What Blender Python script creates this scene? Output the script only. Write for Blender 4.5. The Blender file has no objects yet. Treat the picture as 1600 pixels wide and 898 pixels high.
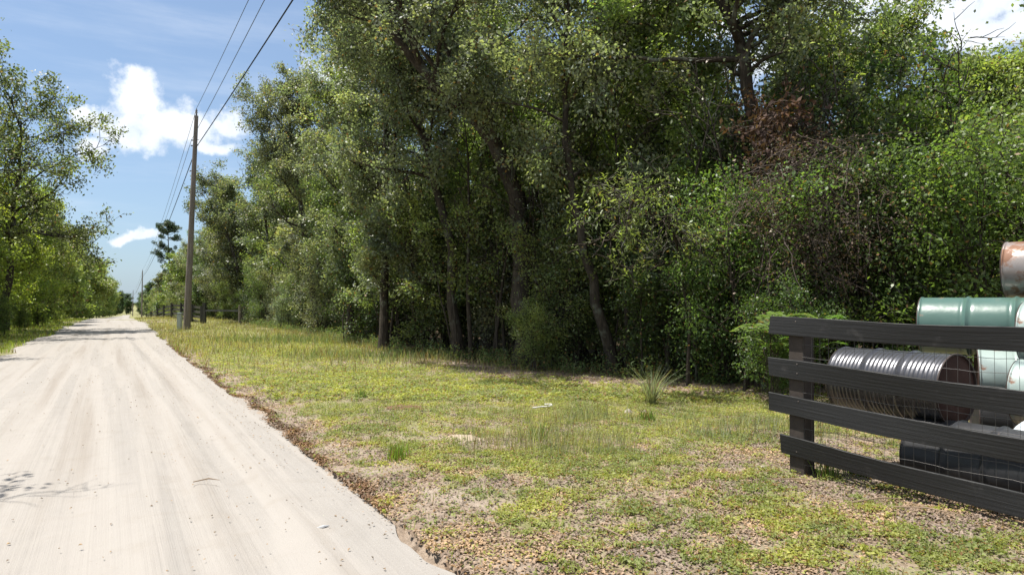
import bpy, bmesh, math, random
import numpy as np
from mathutils import Vector, noise
R = math.radians
F = 1067.0                     # focal length of the photograph in its own pixels
scene = bpy.context.scene
col = scene.collection

# ------------------------------------------------------------------ camera, sky, sun, exposure
cam_d = bpy.data.cameras.new('camera'); cam = bpy.data.objects.new('camera', cam_d); col.objects.link(cam)
cam_d.sensor_width = 36; cam_d.lens = 24.0; cam_d.clip_end = 8000; cam_d.clip_start = 0.05
cam.location = (0, 0, 1.5); cam.rotation_euler = (R(90 + 1.13), 0, 0)
scene.camera = cam

SUN_EL = R(69); SUN_AZ = R(-80)            # azimuth clockwise from +Y
sun_d = bpy.data.lights.new('sun', 'SUN'); sun = bpy.data.objects.new('sun', sun_d); col.objects.link(sun)
sun_d.energy = 3.75; sun_d.angle = R(0.53); sun_d.color = (1.0, 0.955, 0.88)
sdir = Vector((math.sin(SUN_AZ) * math.cos(SUN_EL), math.cos(SUN_AZ) * math.cos(SUN_EL), math.sin(SUN_EL)))
sun.rotation_euler = sdir.to_track_quat('Z', 'Y').to_euler(); sun.location = (0, 0, 60)

vs = scene.view_settings
vs.view_transform = 'Standard'; vs.look = 'None'; vs.gamma = 1; vs.exposure = 1.36; vs.use_curve_mapping = False
scene.display_settings.display_device = 'sRGB'
cy = scene.cycles
cy.max_bounces = 7; cy.diffuse_bounces = 3; cy.glossy_bounces = 3; cy.transmission_bounces = 4; cy.transparent_max_bounces = 4
cy.caustics_reflective = False; cy.caustics_refractive = False

class NT:
    """short node-tree writer"""
    def __init__(s, tree): s.t = tree; s.n = tree.nodes; s.l = tree.links
    def node(s, typ, **kw):
        n = s.n.new(typ)
        for k, v in kw.items(): setattr(n, k, v)
        return n
    def put(s, sock, v):
        if hasattr(v, 'is_output'): s.l.new(v, sock)
        elif isinstance(v, (int, float)) and hasattr(sock, 'default_value') and not isinstance(sock.default_value, float) and not isinstance(sock.default_value, int):
            sock.default_value = (v,) * len(sock.default_value)
        else:
            if not isinstance(v, (int, float)) and len(v) == 3 and len(sock.default_value) == 4: v = (*v, 1)
            sock.default_value = v
    def math(s, op, a, b=0.0, c=0.0, clamp=False):
        n = s.node('ShaderNodeMath', operation=op, use_clamp=clamp)
        for i, v in enumerate((a, b, c)): s.put(n.inputs[i], v)
        return n.outputs[0]
    def vmath(s, op, a, b=(0, 0, 0)):
        n = s.node('ShaderNodeVectorMath', operation=op); s.put(n.inputs[0], a); s.put(n.inputs[1], b)
        return n.outputs[0]
    def mix(s, f, a, b, blend='MIX'):
        n = s.node('ShaderNodeMix', data_type='RGBA', blend_type=blend)
        s.put(n.inputs[0], f); s.put(n.inputs[6], a); s.put(n.inputs[7], b); return n.outputs[2]
    def noise(s, vec, scale, detail=4, rough=0.55, dist=0.0):
        n = s.node('ShaderNodeTexNoise'); s.l.new(vec, n.inputs['Vector'])
        n.inputs['Scale'].default_value = scale; n.inputs['Detail'].default_value = detail
        n.inputs['Roughness'].default_value = rough; n.inputs['Distortion'].default_value = dist
        return n.outputs[0]
    def ramp(s, f, stops):
        n = s.node('ShaderNodeValToRGB'); s.l.new(f, n.inputs[0]); cr = n.color_ramp
        while len(cr.elements) < len(stops): cr.elements.new(0.5)
        for e, (p, c) in zip(cr.elements, stops):
            e.position = p; e.color = (*c, 1) if not isinstance(c, (int, float)) else (c, c, c, 1)
        return n.outputs[0]
    def smooth(s, v, a, b):
        n = s.node('ShaderNodeMapRange', interpolation_type='SMOOTHSTEP'); s.put(n.inputs[0], v)
        n.inputs[1].default_value = a; n.inputs[2].default_value = b; return n.outputs[0]
    def mapping(s, vec, rot=(0, 0, 0), scale=(1, 1, 1), loc=(0, 0, 0)):
        n = s.node('ShaderNodeMapping'); s.l.new(vec, n.inputs[0]); n.inputs[1].default_value = loc
        n.inputs[2].default_value = rot; n.inputs[3].default_value = scale; return n.outputs[0]
    def bump(s, h, strength, dist=0.02, normal=None):
        n = s.node('ShaderNodeBump'); n.inputs['Strength'].default_value = strength; n.inputs['Distance'].default_value = dist
        s.l.new(h, n.inputs['Height'])
        if normal: s.l.new(normal, n.inputs['Normal'])
        return n.outputs[0]

w = bpy.data.worlds.new('World'); scene.world = w; w.use_nodes = True
w.node_tree.nodes.clear(); k = NT(w.node_tree)
sky = k.node('ShaderNodeTexSky', sky_type='NISHITA'); sky.sun_disc = False
sky.sun_elevation = SUN_EL; sky.sun_rotation = SUN_AZ; sky.air_density = 1.0; sky.dust_density = 1.2; sky.ozone_density = 1.3
tc = k.node('ShaderNodeTexCoord'); D3 = tc.outputs['Generated']
nz = k.node('ShaderNodeTexNoise'); k.l.new(D3, nz.inputs['Vector']); nz.inputs['Scale'].default_value = 9; nz.inputs['Detail'].default_value = 8; nz.inputs['Roughness'].default_value = 0.6
off = k.vmath('SCALE', k.vmath('SUBTRACT', nz.outputs['Color'], (0.5, 0.5, 0.5))); off.node.inputs[3].default_value = 0.075
Dd = k.vmath('ADD', D3, off)
sp = k.node('ShaderNodeSeparateXYZ'); k.l.new(Dd, sp.inputs[0])
az = k.math('ARCTAN2', sp.outputs[0], sp.outputs[1]); el = k.math('ARCSINE', sp.outputs[2], clamp=False)
CLOUDS = [(215, 150, 42, 42), (245, 195, 75, 40), (300, 205, 85, 30), (352, 192, 45, 20), (335, 225, 55, 14), (205, 205, 50, 30), (138, 178, 24, 11), (148, 234, 26, 18),
          (225, 370, 42, 9), (195, 373, 22, 6), (1480, 20, 230, 34), (1560, 50, 70, 30), (1340, -30, 160, 45), (1150, 30, 90, 20), (790, 335, 110, 50), (1250, 90, 160, 40), (520, 110, 60, 24),
          (1750, 120, 200, 120), (900, -260, 300, 90), (1700, -400, 350, 160), (-300, 120, 130, 60), (-700, -300, 250, 120)]
acc = None
CL = [(math.atan2(cx - 800, F), math.atan2(470 - cyy, math.hypot(F, cx - 800)), rx / F * math.cos(math.atan2(cx - 800, F)), ry / F) for (cx, cyy, rx, ry) in CLOUDS]
# unseen cloud banks, added behind the viewer and overhead for fill light
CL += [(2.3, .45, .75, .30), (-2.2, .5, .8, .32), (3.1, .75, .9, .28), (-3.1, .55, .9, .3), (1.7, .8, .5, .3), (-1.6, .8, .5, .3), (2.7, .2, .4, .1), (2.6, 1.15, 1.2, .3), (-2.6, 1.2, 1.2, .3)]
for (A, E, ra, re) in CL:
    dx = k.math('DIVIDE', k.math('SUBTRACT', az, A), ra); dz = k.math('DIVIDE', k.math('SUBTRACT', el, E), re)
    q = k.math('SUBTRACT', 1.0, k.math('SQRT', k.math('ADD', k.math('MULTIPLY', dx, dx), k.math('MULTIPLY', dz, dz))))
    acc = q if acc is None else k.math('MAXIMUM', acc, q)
fine = k.noise(D3, 26, 9, 0.62)
cm = k.math('ADD', acc, k.math('MULTIPLY', k.math('SUBTRACT', fine, 0.51), 2.1))
mask = k.math('MULTIPLY', k.smooth(cm, -0.10, 0.58), 0.96)
thin = k.smooth(k.noise(k.mapping(D3, scale=(1.2, 1.2, 9)), 3.2, 6, 0.6), 0.42, 0.85)
thin = k.math('MULTIPLY', thin, 0.22)
mask = k.math('MAXIMUM', mask, thin)
shade = k.ramp(k.noise(Dd, 13, 5, 0.6), [(0.30, (0.70, 0.76, 0.84)), (0.62, (0.95, 0.96, 0.98))])
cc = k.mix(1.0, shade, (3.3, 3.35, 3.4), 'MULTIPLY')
# pale humid air added to the lower sky
hz = k.math('POWER', k.math('SUBTRACT', 1.0, k.math('ABSOLUTE', el), clamp=True), 5.0)
skyc = k.mix(1.0, sky.outputs[0], (0.245, 0.30, 0.36), 'MULTIPLY')
skyc = k.mix(k.math('ADD', 0.24, k.math('MULTIPLY', hz, 0.25)), skyc, (1.7, 2.15, 2.6))
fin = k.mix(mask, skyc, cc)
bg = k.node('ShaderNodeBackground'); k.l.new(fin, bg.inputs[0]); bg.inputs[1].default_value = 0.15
wo = k.node('ShaderNodeOutputWorld'); k.l.new(bg.outputs[0], wo.inputs[0])

# ------------------------------------------------------------------ helpers
def tag(o, label=None, cat=None, group=None, kind=None):
    if label: o['label'] = label
    if cat: o['category'] = cat
    if group: o['group'] = group
    if kind: o['kind'] = kind
    return o
def link(name, me, mat=None, parent=None):
    o = bpy.data.objects.new(name, me); col.objects.link(o)
    if mat and not me.materials: me.materials.append(mat)
    if parent: o.parent = parent
    return o
def empty(name, loc=(0, 0, 0), rz=0):
    o = bpy.data.objects.new(name, None); col.objects.link(o); o.location = loc; o.rotation_euler = (0, 0, rz)
    o.empty_display_size = 0.2; return o
def np_mesh(name, V, Q, smooth=False):
    """V (n,3), Q (m,3|4) -> mesh, quickly"""
    V = np.asarray(V, np.float32); Q = np.asarray(Q, np.int32)
    me = bpy.data.meshes.new(name); m, c = Q.shape
    me.vertices.add(len(V)); me.vertices.foreach_set('co', V.ravel())
    me.loops.add(m * c); me.loops.foreach_set('vertex_index', Q.ravel())
    me.polygons.add(m); me.polygons.foreach_set('loop_start', np.arange(0, m * c, c, dtype=np.int32))
    if smooth: me.polygons.foreach_set('use_smooth', np.ones(m, bool))
    me.update(calc_edges=True); return me

def material(name, build):
    m = bpy.data.materials.new(name); m.use_nodes = True; m.node_tree.nodes.clear(); kk = NT(m.node_tree)
    out = kk.node('ShaderNodeOutputMaterial'); kk.l.new(build(kk), out.inputs[0]); return m
def principled(kk, color, rough=0.8, spec=0.3, metal=0.0, normal=None):
    p = kk.node('ShaderNodeBsdfPrincipled'); kk.put(p.inputs['Base Color'], color); kk.put(p.inputs['Roughness'], rough)
    p.inputs['Specular IOR Level'].default_value = spec; p.inputs['Metallic'].default_value = metal
    if normal: kk.l.new(normal, p.inputs['Normal'])
    return p.outputs[0]

def leaf_material(name, trans=0.35, rough=0.42, spec=0.5, dead=0.0):
    def b(kk):
        oi = kk.node('ShaderNodeObjectInfo'); geo = kk.node('ShaderNodeNewGeometry')
        rnd = geo.outputs['Random Per Island']
        br = kk.ramp(rnd, [(0.0, 0.72), (0.5, 1.0), (0.92, 1.25), (1.0, 1.45)])
        c = kk.mix(1.0, oi.outputs['Color'], br, 'MULTIPLY')
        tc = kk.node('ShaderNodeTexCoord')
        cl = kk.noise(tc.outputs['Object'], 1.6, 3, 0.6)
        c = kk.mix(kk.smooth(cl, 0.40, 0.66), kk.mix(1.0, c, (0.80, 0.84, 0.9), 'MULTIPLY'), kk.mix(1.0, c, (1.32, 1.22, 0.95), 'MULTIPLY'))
        r2 = kk.math('FRACT', kk.math('MULTIPLY', rnd, 37.7))
        c = kk.mix(kk.math('LESS_THAN', r2, 0.03 + dead), c, (0.20, 0.12, 0.05))
        p = kk.node('ShaderNodeBsdfPrincipled'); kk.l.new(c, p.inputs['Base Color']); p.inputs['Roughness'].default_value = rough
        p.inputs['Specular IOR Level'].default_value = spec
        t = kk.node('ShaderNodeBsdfTranslucent'); kk.l.new(kk.mix(1.0, c, (1.75, 1.9, 0.9), 'MULTIPLY'), t.inputs[0])
        mx = kk.node('ShaderNodeMixShader'); mx.inputs[0].default_value = trans
        kk.l.new(p.outputs[0], mx.inputs[1]); kk.l.new(t.outputs[0], mx.inputs[2]); return mx.outputs[0]
    return material(name, b)
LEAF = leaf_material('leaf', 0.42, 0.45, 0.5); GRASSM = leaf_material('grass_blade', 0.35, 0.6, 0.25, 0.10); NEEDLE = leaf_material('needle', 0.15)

def bark_b(kk):
    tc = kk.node('ShaderNodeTexCoord'); v = tc.outputs['Object']
    m = kk.mapping(v, scale=(9, 9, 1.6))
    n1 = kk.noise(m, 2.2, 6, 0.7); n2 = kk.noise(v, 2.4, 4, 0.6)
    c = kk.ramp(n1, [(0.3, (0.018, 0.014, 0.011)), (0.55, (0.055, 0.045, 0.034)), (0.75, (0.12, 0.10, 0.08))])
    c = kk.mix(kk.smooth(n2, 0.55, 0.68), c, (0.12, 0.13, 0.10))
    return principled(kk, c, 0.9, 0.2, normal=kk.bump(n1, 0.9, 0.03))
BARK = material('bark', bark_b)

def simple(name, c, rough=0.7, spec=0.4, metal=0.0, var=0.25, scale=8.0):
    def b(kk):
        tc = kk.node('ShaderNodeTexCoord'); n = kk.noise(tc.outputs['Object'], scale, 5, 0.6)
        cc = kk.mix(n, tuple(x * (1 - var) for x in c), tuple(min(1, x * (1 + var)) for x in c))
        return principled(kk, cc, rough, spec, metal, kk.bump(n, 0.2, 0.01))
    return material(name, b)

# ---- terrain shape
GY = np.array([-4000, 0, 50, 60, 90, 165, 320, 700, 4000.]); GZ = np.array([0, 0, 0, -0.10, -1.0, -2.4, -5.6, -8.5, -8.5])
DV = np.array([-0.507, 0.862]); NV = np.array([0.862, 0.507]); P0 = np.array([-0.27, 3.74])   # road's right edge line; NV points to the verge
def bend(u): return 0.0065 * np.maximum(0, u - 60) ** 1.2
def ua(x, y):
    dx, dy = x - P0[0], y - P0[1]; u = dx * DV[0] + dy * DV[1]
    return u, dx * NV[0] + dy * NV[1] - bend(u)
def xy(u, a):
    a = a + bend(u)
    return P0[0] + u * DV[0] + a * NV[0], P0[1] + u * DV[1] + a * NV[1]
def zbase(y):
    y = np.asarray(y, float)
    z = sum(np.interp(y + o, GY, GZ) for o in (-8, -4, 0, 4, 8)) / 5; return z
def road_w(u):
    return np.interp(u, [-30, 5, 20, 60, 400], [5.2, 4.9, 4.2, 3.1, 3.1])
rs = np.random.RandomState(7)
_T = rs.rand(64, 64)
def vnoise(x, y, s):
    x = np.asarray(x, float) * s + 1000.3; y = np.asarray(y, float) * s + 1000.7
    xi = np.floor(x).astype(int); yi = np.floor(y).astype(int); fx = x - xi; fy = y - yi
    fx = fx * fx * (3 - 2 * fx); fy = fy * fy * (3 - 2 * fy)
    g = lambda a, b: _T[a % 64, b % 64]
    return (g(xi, yi) * (1 - fx) + g(xi + 1, yi) * fx) * (1 - fy) + (g(xi, yi + 1) * (1 - fx) + g(xi + 1, yi + 1) * fx) * fy
def fbm(x, y, s, o=4):
    t = 0; a = 1; n = 0
    for i in range(o): t = t + a * vnoise(x + i * 7.1, y - i * 3.3, s * 2.03 ** i); n += a; a *= 0.5
    return t / n
def edge_wob(u):
    return (fbm(u, u * 0 + 3, 0.9, 5) - 0.5) * 0.62 + (fbm(u, u * 0 + 9, 0.12, 2) - 0.5) * 0.7
def edge_wob_l(u):
    return (fbm(u, u * 0 + 33, 0.5, 4) - 0.5) * 0.9
MOUND = np.array([-27.5, 53.0])
def gz(x, y):
    """ground height (verge level)"""
    x = np.asarray(x, float); y = np.asarray(y, float)
    u, a = ua(x, y)
    d = np.where(a > 0, a - edge_wob(u), -(a + road_w(u) + edge_wob_l(u)))
    off = np.clip(d, -0.9, 0.6)
    near = np.clip(1 - np.abs(y) / 400, 0, 1)
    lift = np.where(off < 0, off * 0.11, 0.022 * np.sqrt(np.clip(off, 0, 0.6) / 0.6)) * near
    rough = (fbm(x, y, 0.9, 3) - 0.5) * 0.07 + (fbm(x, y, 6.0, 2) - 0.5) * 0.02
    mound = 0.17 * np.exp(-(((x - MOUND[0]) / 5.5) ** 2 + ((y - MOUND[1]) / 7.0) ** 2)) * (d > 0)
    return zbase(y) + lift + rough * (d > 0) * near + mound
def gzs(x, y): return float(gz(np.array([x]), np.array([y]))[0])

# forest edge, as seen in the photograph
EX = np.array([-172, -104.5, -85.5, -61, -38.5, -21, -9, -3.2, 0.0, 2.4, 4.4, 9, 30.]); EY = np.array([320, 200, 165, 120, 78, 50, 31, 19.6, 15.6, 13.4, 12.2, 11.6, 11.])
def edge_y(x): return np.interp(x, EX, EY)
def green(x, y):
    """0..1 how green the verge is"""
    u, a = ua(x, y)
    n = fbm(x, y, 0.8, 2); n2 = fbm(x, y, 3.1, 3)
    g = 0.56 + (n - 0.5) * 0.7 + (n2 - 0.5) * 0.7
    g += 0.24 * np.clip((y - 6.0) / 5, -1, 1)
    g -= 0.58 * np.clip((a - 2.2) / 2, 0, 1) * np.clip((7.6 - y) / 2, 0, 1)
    g -= 0.75 * np.clip((0.75 - a) / 0.75, 0, 1) * (a > -1)
    ed = edge_y(x) - y
    g -= 1.0 * np.clip((3.0 - ed) / 2.2, 0, 1) * np.clip((24 - y) / 6, 0, 1)
    g -= 0.9 * (((x + 0.15) / 0.42) ** 2 + ((y - 7.1) / 0.35) ** 2 < 1)
    return np.where(y > 60, 1.0, np.clip(g, 0, 1))

# ------------------------------------------------------------------ ground sheet
def spaced(a, b, c, fine, n_out, far):
    core = np.arange(a, b, fine)
    lo = a - (a - (-far)) * (np.linspace(0, 1, n_out)[1:] ** 3); hi = b + (far - b) * (np.linspace(0, 1, n_out)[1:] ** 3)
    return np.concatenate([lo[::-1], core, hi])
gx = spaced(-13, 9, 0, 0.07, 70, 3500); gy = spaced(2.5, 20, 0, 0.07, 90, 3500)
X, Y = np.meshgrid(gx, gy); Z = gz(X, Y)
nx, ny = len(gx), len(gy)
V = np.stack([X.ravel(), Y.ravel(), Z.ravel()], 1)
ii, jj = np.meshgrid(np.arange(nx - 1), np.arange(ny - 1)); b0 = (jj * nx + ii).ravel()
Q = np.stack([b0, b0 + 1, b0 + nx + 1, b0 + nx], 1)
gme = np_mesh('ground', V, Q, True)
att = gme.attributes.new('green', 'FLOAT', 'POINT'); att.data.foreach_set('value', green(X, Y).ravel().astype(np.float32))
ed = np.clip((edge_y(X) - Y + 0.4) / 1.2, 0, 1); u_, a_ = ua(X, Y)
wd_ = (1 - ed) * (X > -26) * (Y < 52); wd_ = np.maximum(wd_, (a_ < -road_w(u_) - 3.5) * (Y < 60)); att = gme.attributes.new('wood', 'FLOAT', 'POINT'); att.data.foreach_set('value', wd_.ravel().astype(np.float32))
def ground_b(kk):
    tc = kk.node('ShaderNodeTexCoord'); v = tc.outputs['Object']
    at = kk.node('ShaderNodeAttribute', attribute_name='green'); aw = kk.node('ShaderNodeAttribute', attribute_name='wood')
    n1 = kk.noise(v, 1.3, 6, 0.65); n2 = kk.noise(v, 14, 6, 0.7); n3 = kk.noise(v, 60, 4, 0.7)
    sand = kk.ramp(n2, [(0.3, (0.19, 0.15, 0.115)), (0.65, (0.335, 0.275, 0.22))])
    vo = kk.node('ShaderNodeTexVoronoi'); kk.l.new(kk.vmath('ADD', v, kk.vmath('MULTIPLY', kk.noise(v, 9, 3, .6), (.12, .12, .12))), vo.inputs['Vector']); vo.inputs['Scale'].default_value = 26
    lit = kk.ramp(vo.outputs['Color'], [(0.1, (0.08, 0.055, 0.038)), (0.45, (0.19, 0.135, 0.095)), (0.8, (0.31, 0.24, 0.18))])
    base = kk.mix(kk.smooth(n1, 0.40, 0.62), lit, sand)
    gr = kk.ramp(n3, [(0.3, (0.10, 0.11, 0.04)), (0.7, (0.25, 0.26, 0.09))])
    gm = kk.smooth(kk.math('ADD', at.outputs['Fac'], kk.math('MULTIPLY', kk.math('SUBTRACT', n2, 0.5), 1.2)), 0.30, 0.75)
    c = kk.mix(kk.math('MULTIPLY', gm, 0.75), base, gr)
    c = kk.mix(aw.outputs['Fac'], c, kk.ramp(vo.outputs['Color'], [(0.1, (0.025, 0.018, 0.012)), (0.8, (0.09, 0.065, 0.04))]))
    h = kk.math('ADD', n2, kk.math('MULTIPLY', n3, 0.6))
    return principled(kk, c, 0.95, 0.1, normal=kk.bump(h, 0.8, 0.03))
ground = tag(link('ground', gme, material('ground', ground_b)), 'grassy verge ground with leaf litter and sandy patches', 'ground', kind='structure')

# ------------------------------------------------------------------ sand road
us = np.concatenate([np.arange(-6, 22, 0.055), 22 + (400 - 22) * np.linspace(0, 1, 260)[1:] ** 2.2])
ts = np.linspace(0, 1, 110)
U, T = np.meshgrid(us, ts, indexing='ij')
Wd = road_w(U); er = edge_wob(U); elf = edge_wob_l(U)
ex = 0.14
A = (er + ex) * (1 - T) + (-(Wd + elf) - ex) * T
RX, RY = xy(U, A)
s_ = -A
def rut(c, wd, dp): return -dp * np.exp(-((s_ - c - 0.10 * np.sin(U * 0.21 + c * 3)) / wd) ** 2) + 0.45 * dp * np.exp(-((np.abs(s_ - c - 0.10 * np.sin(U * 0.21 + c * 3)) - wd * 1.9) / (wd * 0.6)) ** 2)
prof = rut(5.0, .1, .01) + rut(0.75, 0.13, 0.05) + rut(1.15, 0.16, 0.02) + rut(1.9, 0.2, 0.02) + rut(3.3, 0.18, 0.018) + rut(4.1, 0.12, 0.02) + rut(2.6, 0.12, 0.008)
edgef = np.clip(np.minimum(T, 1 - T) * Wd / 0.30, 0, 1)
tex = (fbm(A * 7, U * 1.2, 1.0, 3) - 0.5) * 0.022 + (fbm(RX, RY, 9, 3) - 0.5) * 0.018 + (fbm(RX, RY, 1.2, 3) - 0.5) * 0.03
nearf = np.clip(1 - U / 60, 0, 1)
RZ = zbase(RY) - 0.014 + (0.018 * edgef + (prof * edgef + tex) * nearf) + 0.10 * np.clip((U - 20) / 20, 0, 1)
V = np.stack([RX.ravel(), RY.ravel(), RZ.ravel()], 1); nt = len(ts)
ii, jj = np.meshgrid(np.arange(len(us) - 1), np.arange(nt - 1), indexing='ij'); b0 = (ii * nt + jj).ravel()
rme = np_mesh('dirt_road', V, np.stack([b0, b0 + nt, b0 + nt + 1, b0 + 1], 1), True)
uvl = rme.uv_layers.new(name='UVMap'); li = np.empty(len(rme.loops), np.int32); rme.loops.foreach_get('vertex_index', li)
uvv = np.stack([U.ravel(), A.ravel()], 1)[li]; uvl.data.foreach_set('uv', uvv.ravel().astype(np.float32))
def road_b(kk):
    tc = kk.node('ShaderNodeTexCoord'); v = tc.outputs['Object']; uv = tc.outputs['UV']
    st = kk.noise(kk.mapping(uv, scale=(0.07, 2.6, 1)), 1.0, 5, 0.5, 0.15)
    st2 = kk.noise(kk.mapping(uv, scale=(0.22, 24.0, 1)), 1.0, 4, 0.6, 0.1)
    tread = kk.node('ShaderNodeTexWave', wave_type='BANDS', bands_direction='X'); kk.l.new(kk.mapping(uv, scale=(9, 1.5, 1)), tread.inputs[0])
    tread.inputs['Distortion'].default_value = 3.0
    n = kk.noise(v, 3.0, 6, 0.65); f = kk.noise(v, 90, 3, 0.7); n5 = kk.noise(v, 0.5, 3, 0.5)
    c = kk.ramp(st, [(0.28, (0.215, 0.190, 0.164)), (0.44, (0.272, 0.250, 0.226)), (0.75, (0.300, 0.279, 0.256))])
    c = kk.mix(kk.math('MULTIPLY', kk.smooth(n, 0.5, 0.75), 0.35), c, (0.235, 0.207, 0.175))
    c = kk.mix(kk.math('MULTIPLY', kk.smooth(st2, 0.6, 0.8), 0.16), c, (0.225, 0.197, 0.168))
    spk = kk.smooth(kk.noise(v, 42, 2, 0.5), 0.70, 0.76); spk = kk.math('MULTIPLY', spk, kk.smooth(n5, 0.35, 0.6))
    c = kk.mix(kk.math('MULTIPLY', spk, 0.35), c, (0.19, 0.145, 0.11))
    h = kk.math('ADD', kk.math('MULTIPLY', st2, 0.8), kk.math('ADD', kk.math('MULTIPLY', f, 0.35), kk.math('MULTIPLY', n, 1.0)))
    h = kk.math('ADD', h, kk.math('MULTIPLY', kk.math('MULTIPLY', tread.outputs[1], kk.smooth(st, 0.5, 0.6)), 0.25))
    return principled(kk, c, 0.95, 0.1, normal=kk.bump(h, 0.55, 0.02))
tag(link('dirt_road', rme, material('sand', road_b)), 'pale sandy dirt road with tyre tracks running to the horizon', 'road', kind='structure')

# ------------------------------------------------------------------ tree generator
class Wood:
    def __init__(s): s.V = []; s.Q = []; s.n = 0
    def tube(s, pts, rad, sides):
        pts = np.asarray(pts, float); rad = np.asarray(rad, float); n = len(pts)
        d = np.gradient(pts, axis=0); d /= np.linalg.norm(d, axis=1)[:, None] + 1e-9
        up = np.array([0.31, 0.17, 0.93]) if abs(d[0][2]) < 0.8 else np.array([0.93, 0.31, 0.17])
        a = np.cross(d, up); a /= np.linalg.norm(a, axis=1)[:, None] + 1e-9; b = np.cross(d, a)
        th = np.linspace(0, 2 * math.pi, sides, endpoint=False)
        ring = pts[:, None, :] + rad[:, None, None] * (a[:, None, :] * np.cos(th)[None, :, None] + b[:, None, :] * np.sin(th)[None, :, None])
        s.V.append(ring.reshape(-1, 3))
        i, j = np.meshgrid(np.arange(n - 1), np.arange(sides), indexing='ij'); j2 = (j + 1) % sides
        s.Q.append((np.stack([i * sides + j, i * sides + j2, (i + 1) * sides + j2, (i + 1) * sides + j], -1).reshape(-1, 4)) + s.n)
        s.n += n * sides
    def mesh(s, name): return np_mesh(name, np.concatenate(s.V), np.concatenate(s.Q), True)

def leaves_mesh(name, C, size, rng, aspect=0.45, up=0.5, D=None, flat=0.35, NB=None):
    """one folded quad per leaf at points C"""
    n = len(C)
    sz = size * rng.uniform(0.6, 1.3, n)[:, None]
    if D is None: D = rng.normal(size=(n, 3))
    else: D = D + rng.normal(size=(n, 3)) * 0.6
    D /= np.linalg.norm(D, axis=1)[:, None] + 1e-9
    Nn = rng.normal(size=(n, 3)) * (1 if NB is None else 0.75); Nn[:, 2] += up * 2.2; Nn = Nn + (0 if NB is None else NB); S = np.cross(D, Nn); S /= np.linalg.norm(S, axis=1)[:, None] + 1e-9
    Nn = np.cross(S, D)
    base = C - D * sz * 0.5; tip = C + D * sz * 0.5; mid = C + Nn * sz * flat * 0.25
    l = mid + S * sz * aspect * 0.5; r = mid - S * sz * aspect * 0.5
    V = np.stack([base, r, tip, l], 1).reshape(-1, 3)
    Q = np.arange(n * 4).reshape(-1, 4)
    return np_mesh(name, V, Q)

def wander(p, d, L, n, jit, lift, rng):
    pts = [p]; d = d / np.linalg.norm(d)
    for i in range(n):
        d = d + rng.normal(size=3) * jit; d[2] += lift; d /= np.linalg.norm(d); p = p + d * (L / n); pts.append(p)
    return np.array(pts)
def interp_path(pts, f):
    t = f * (len(pts) - 1); i = min(int(t), len(pts) - 2); q = t - i
    d = pts[i + 1] - pts[i]; return pts[i] * (1 - q) + pts[i + 1] * q, d / (np.linalg.norm(d) + 1e-9)

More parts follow.
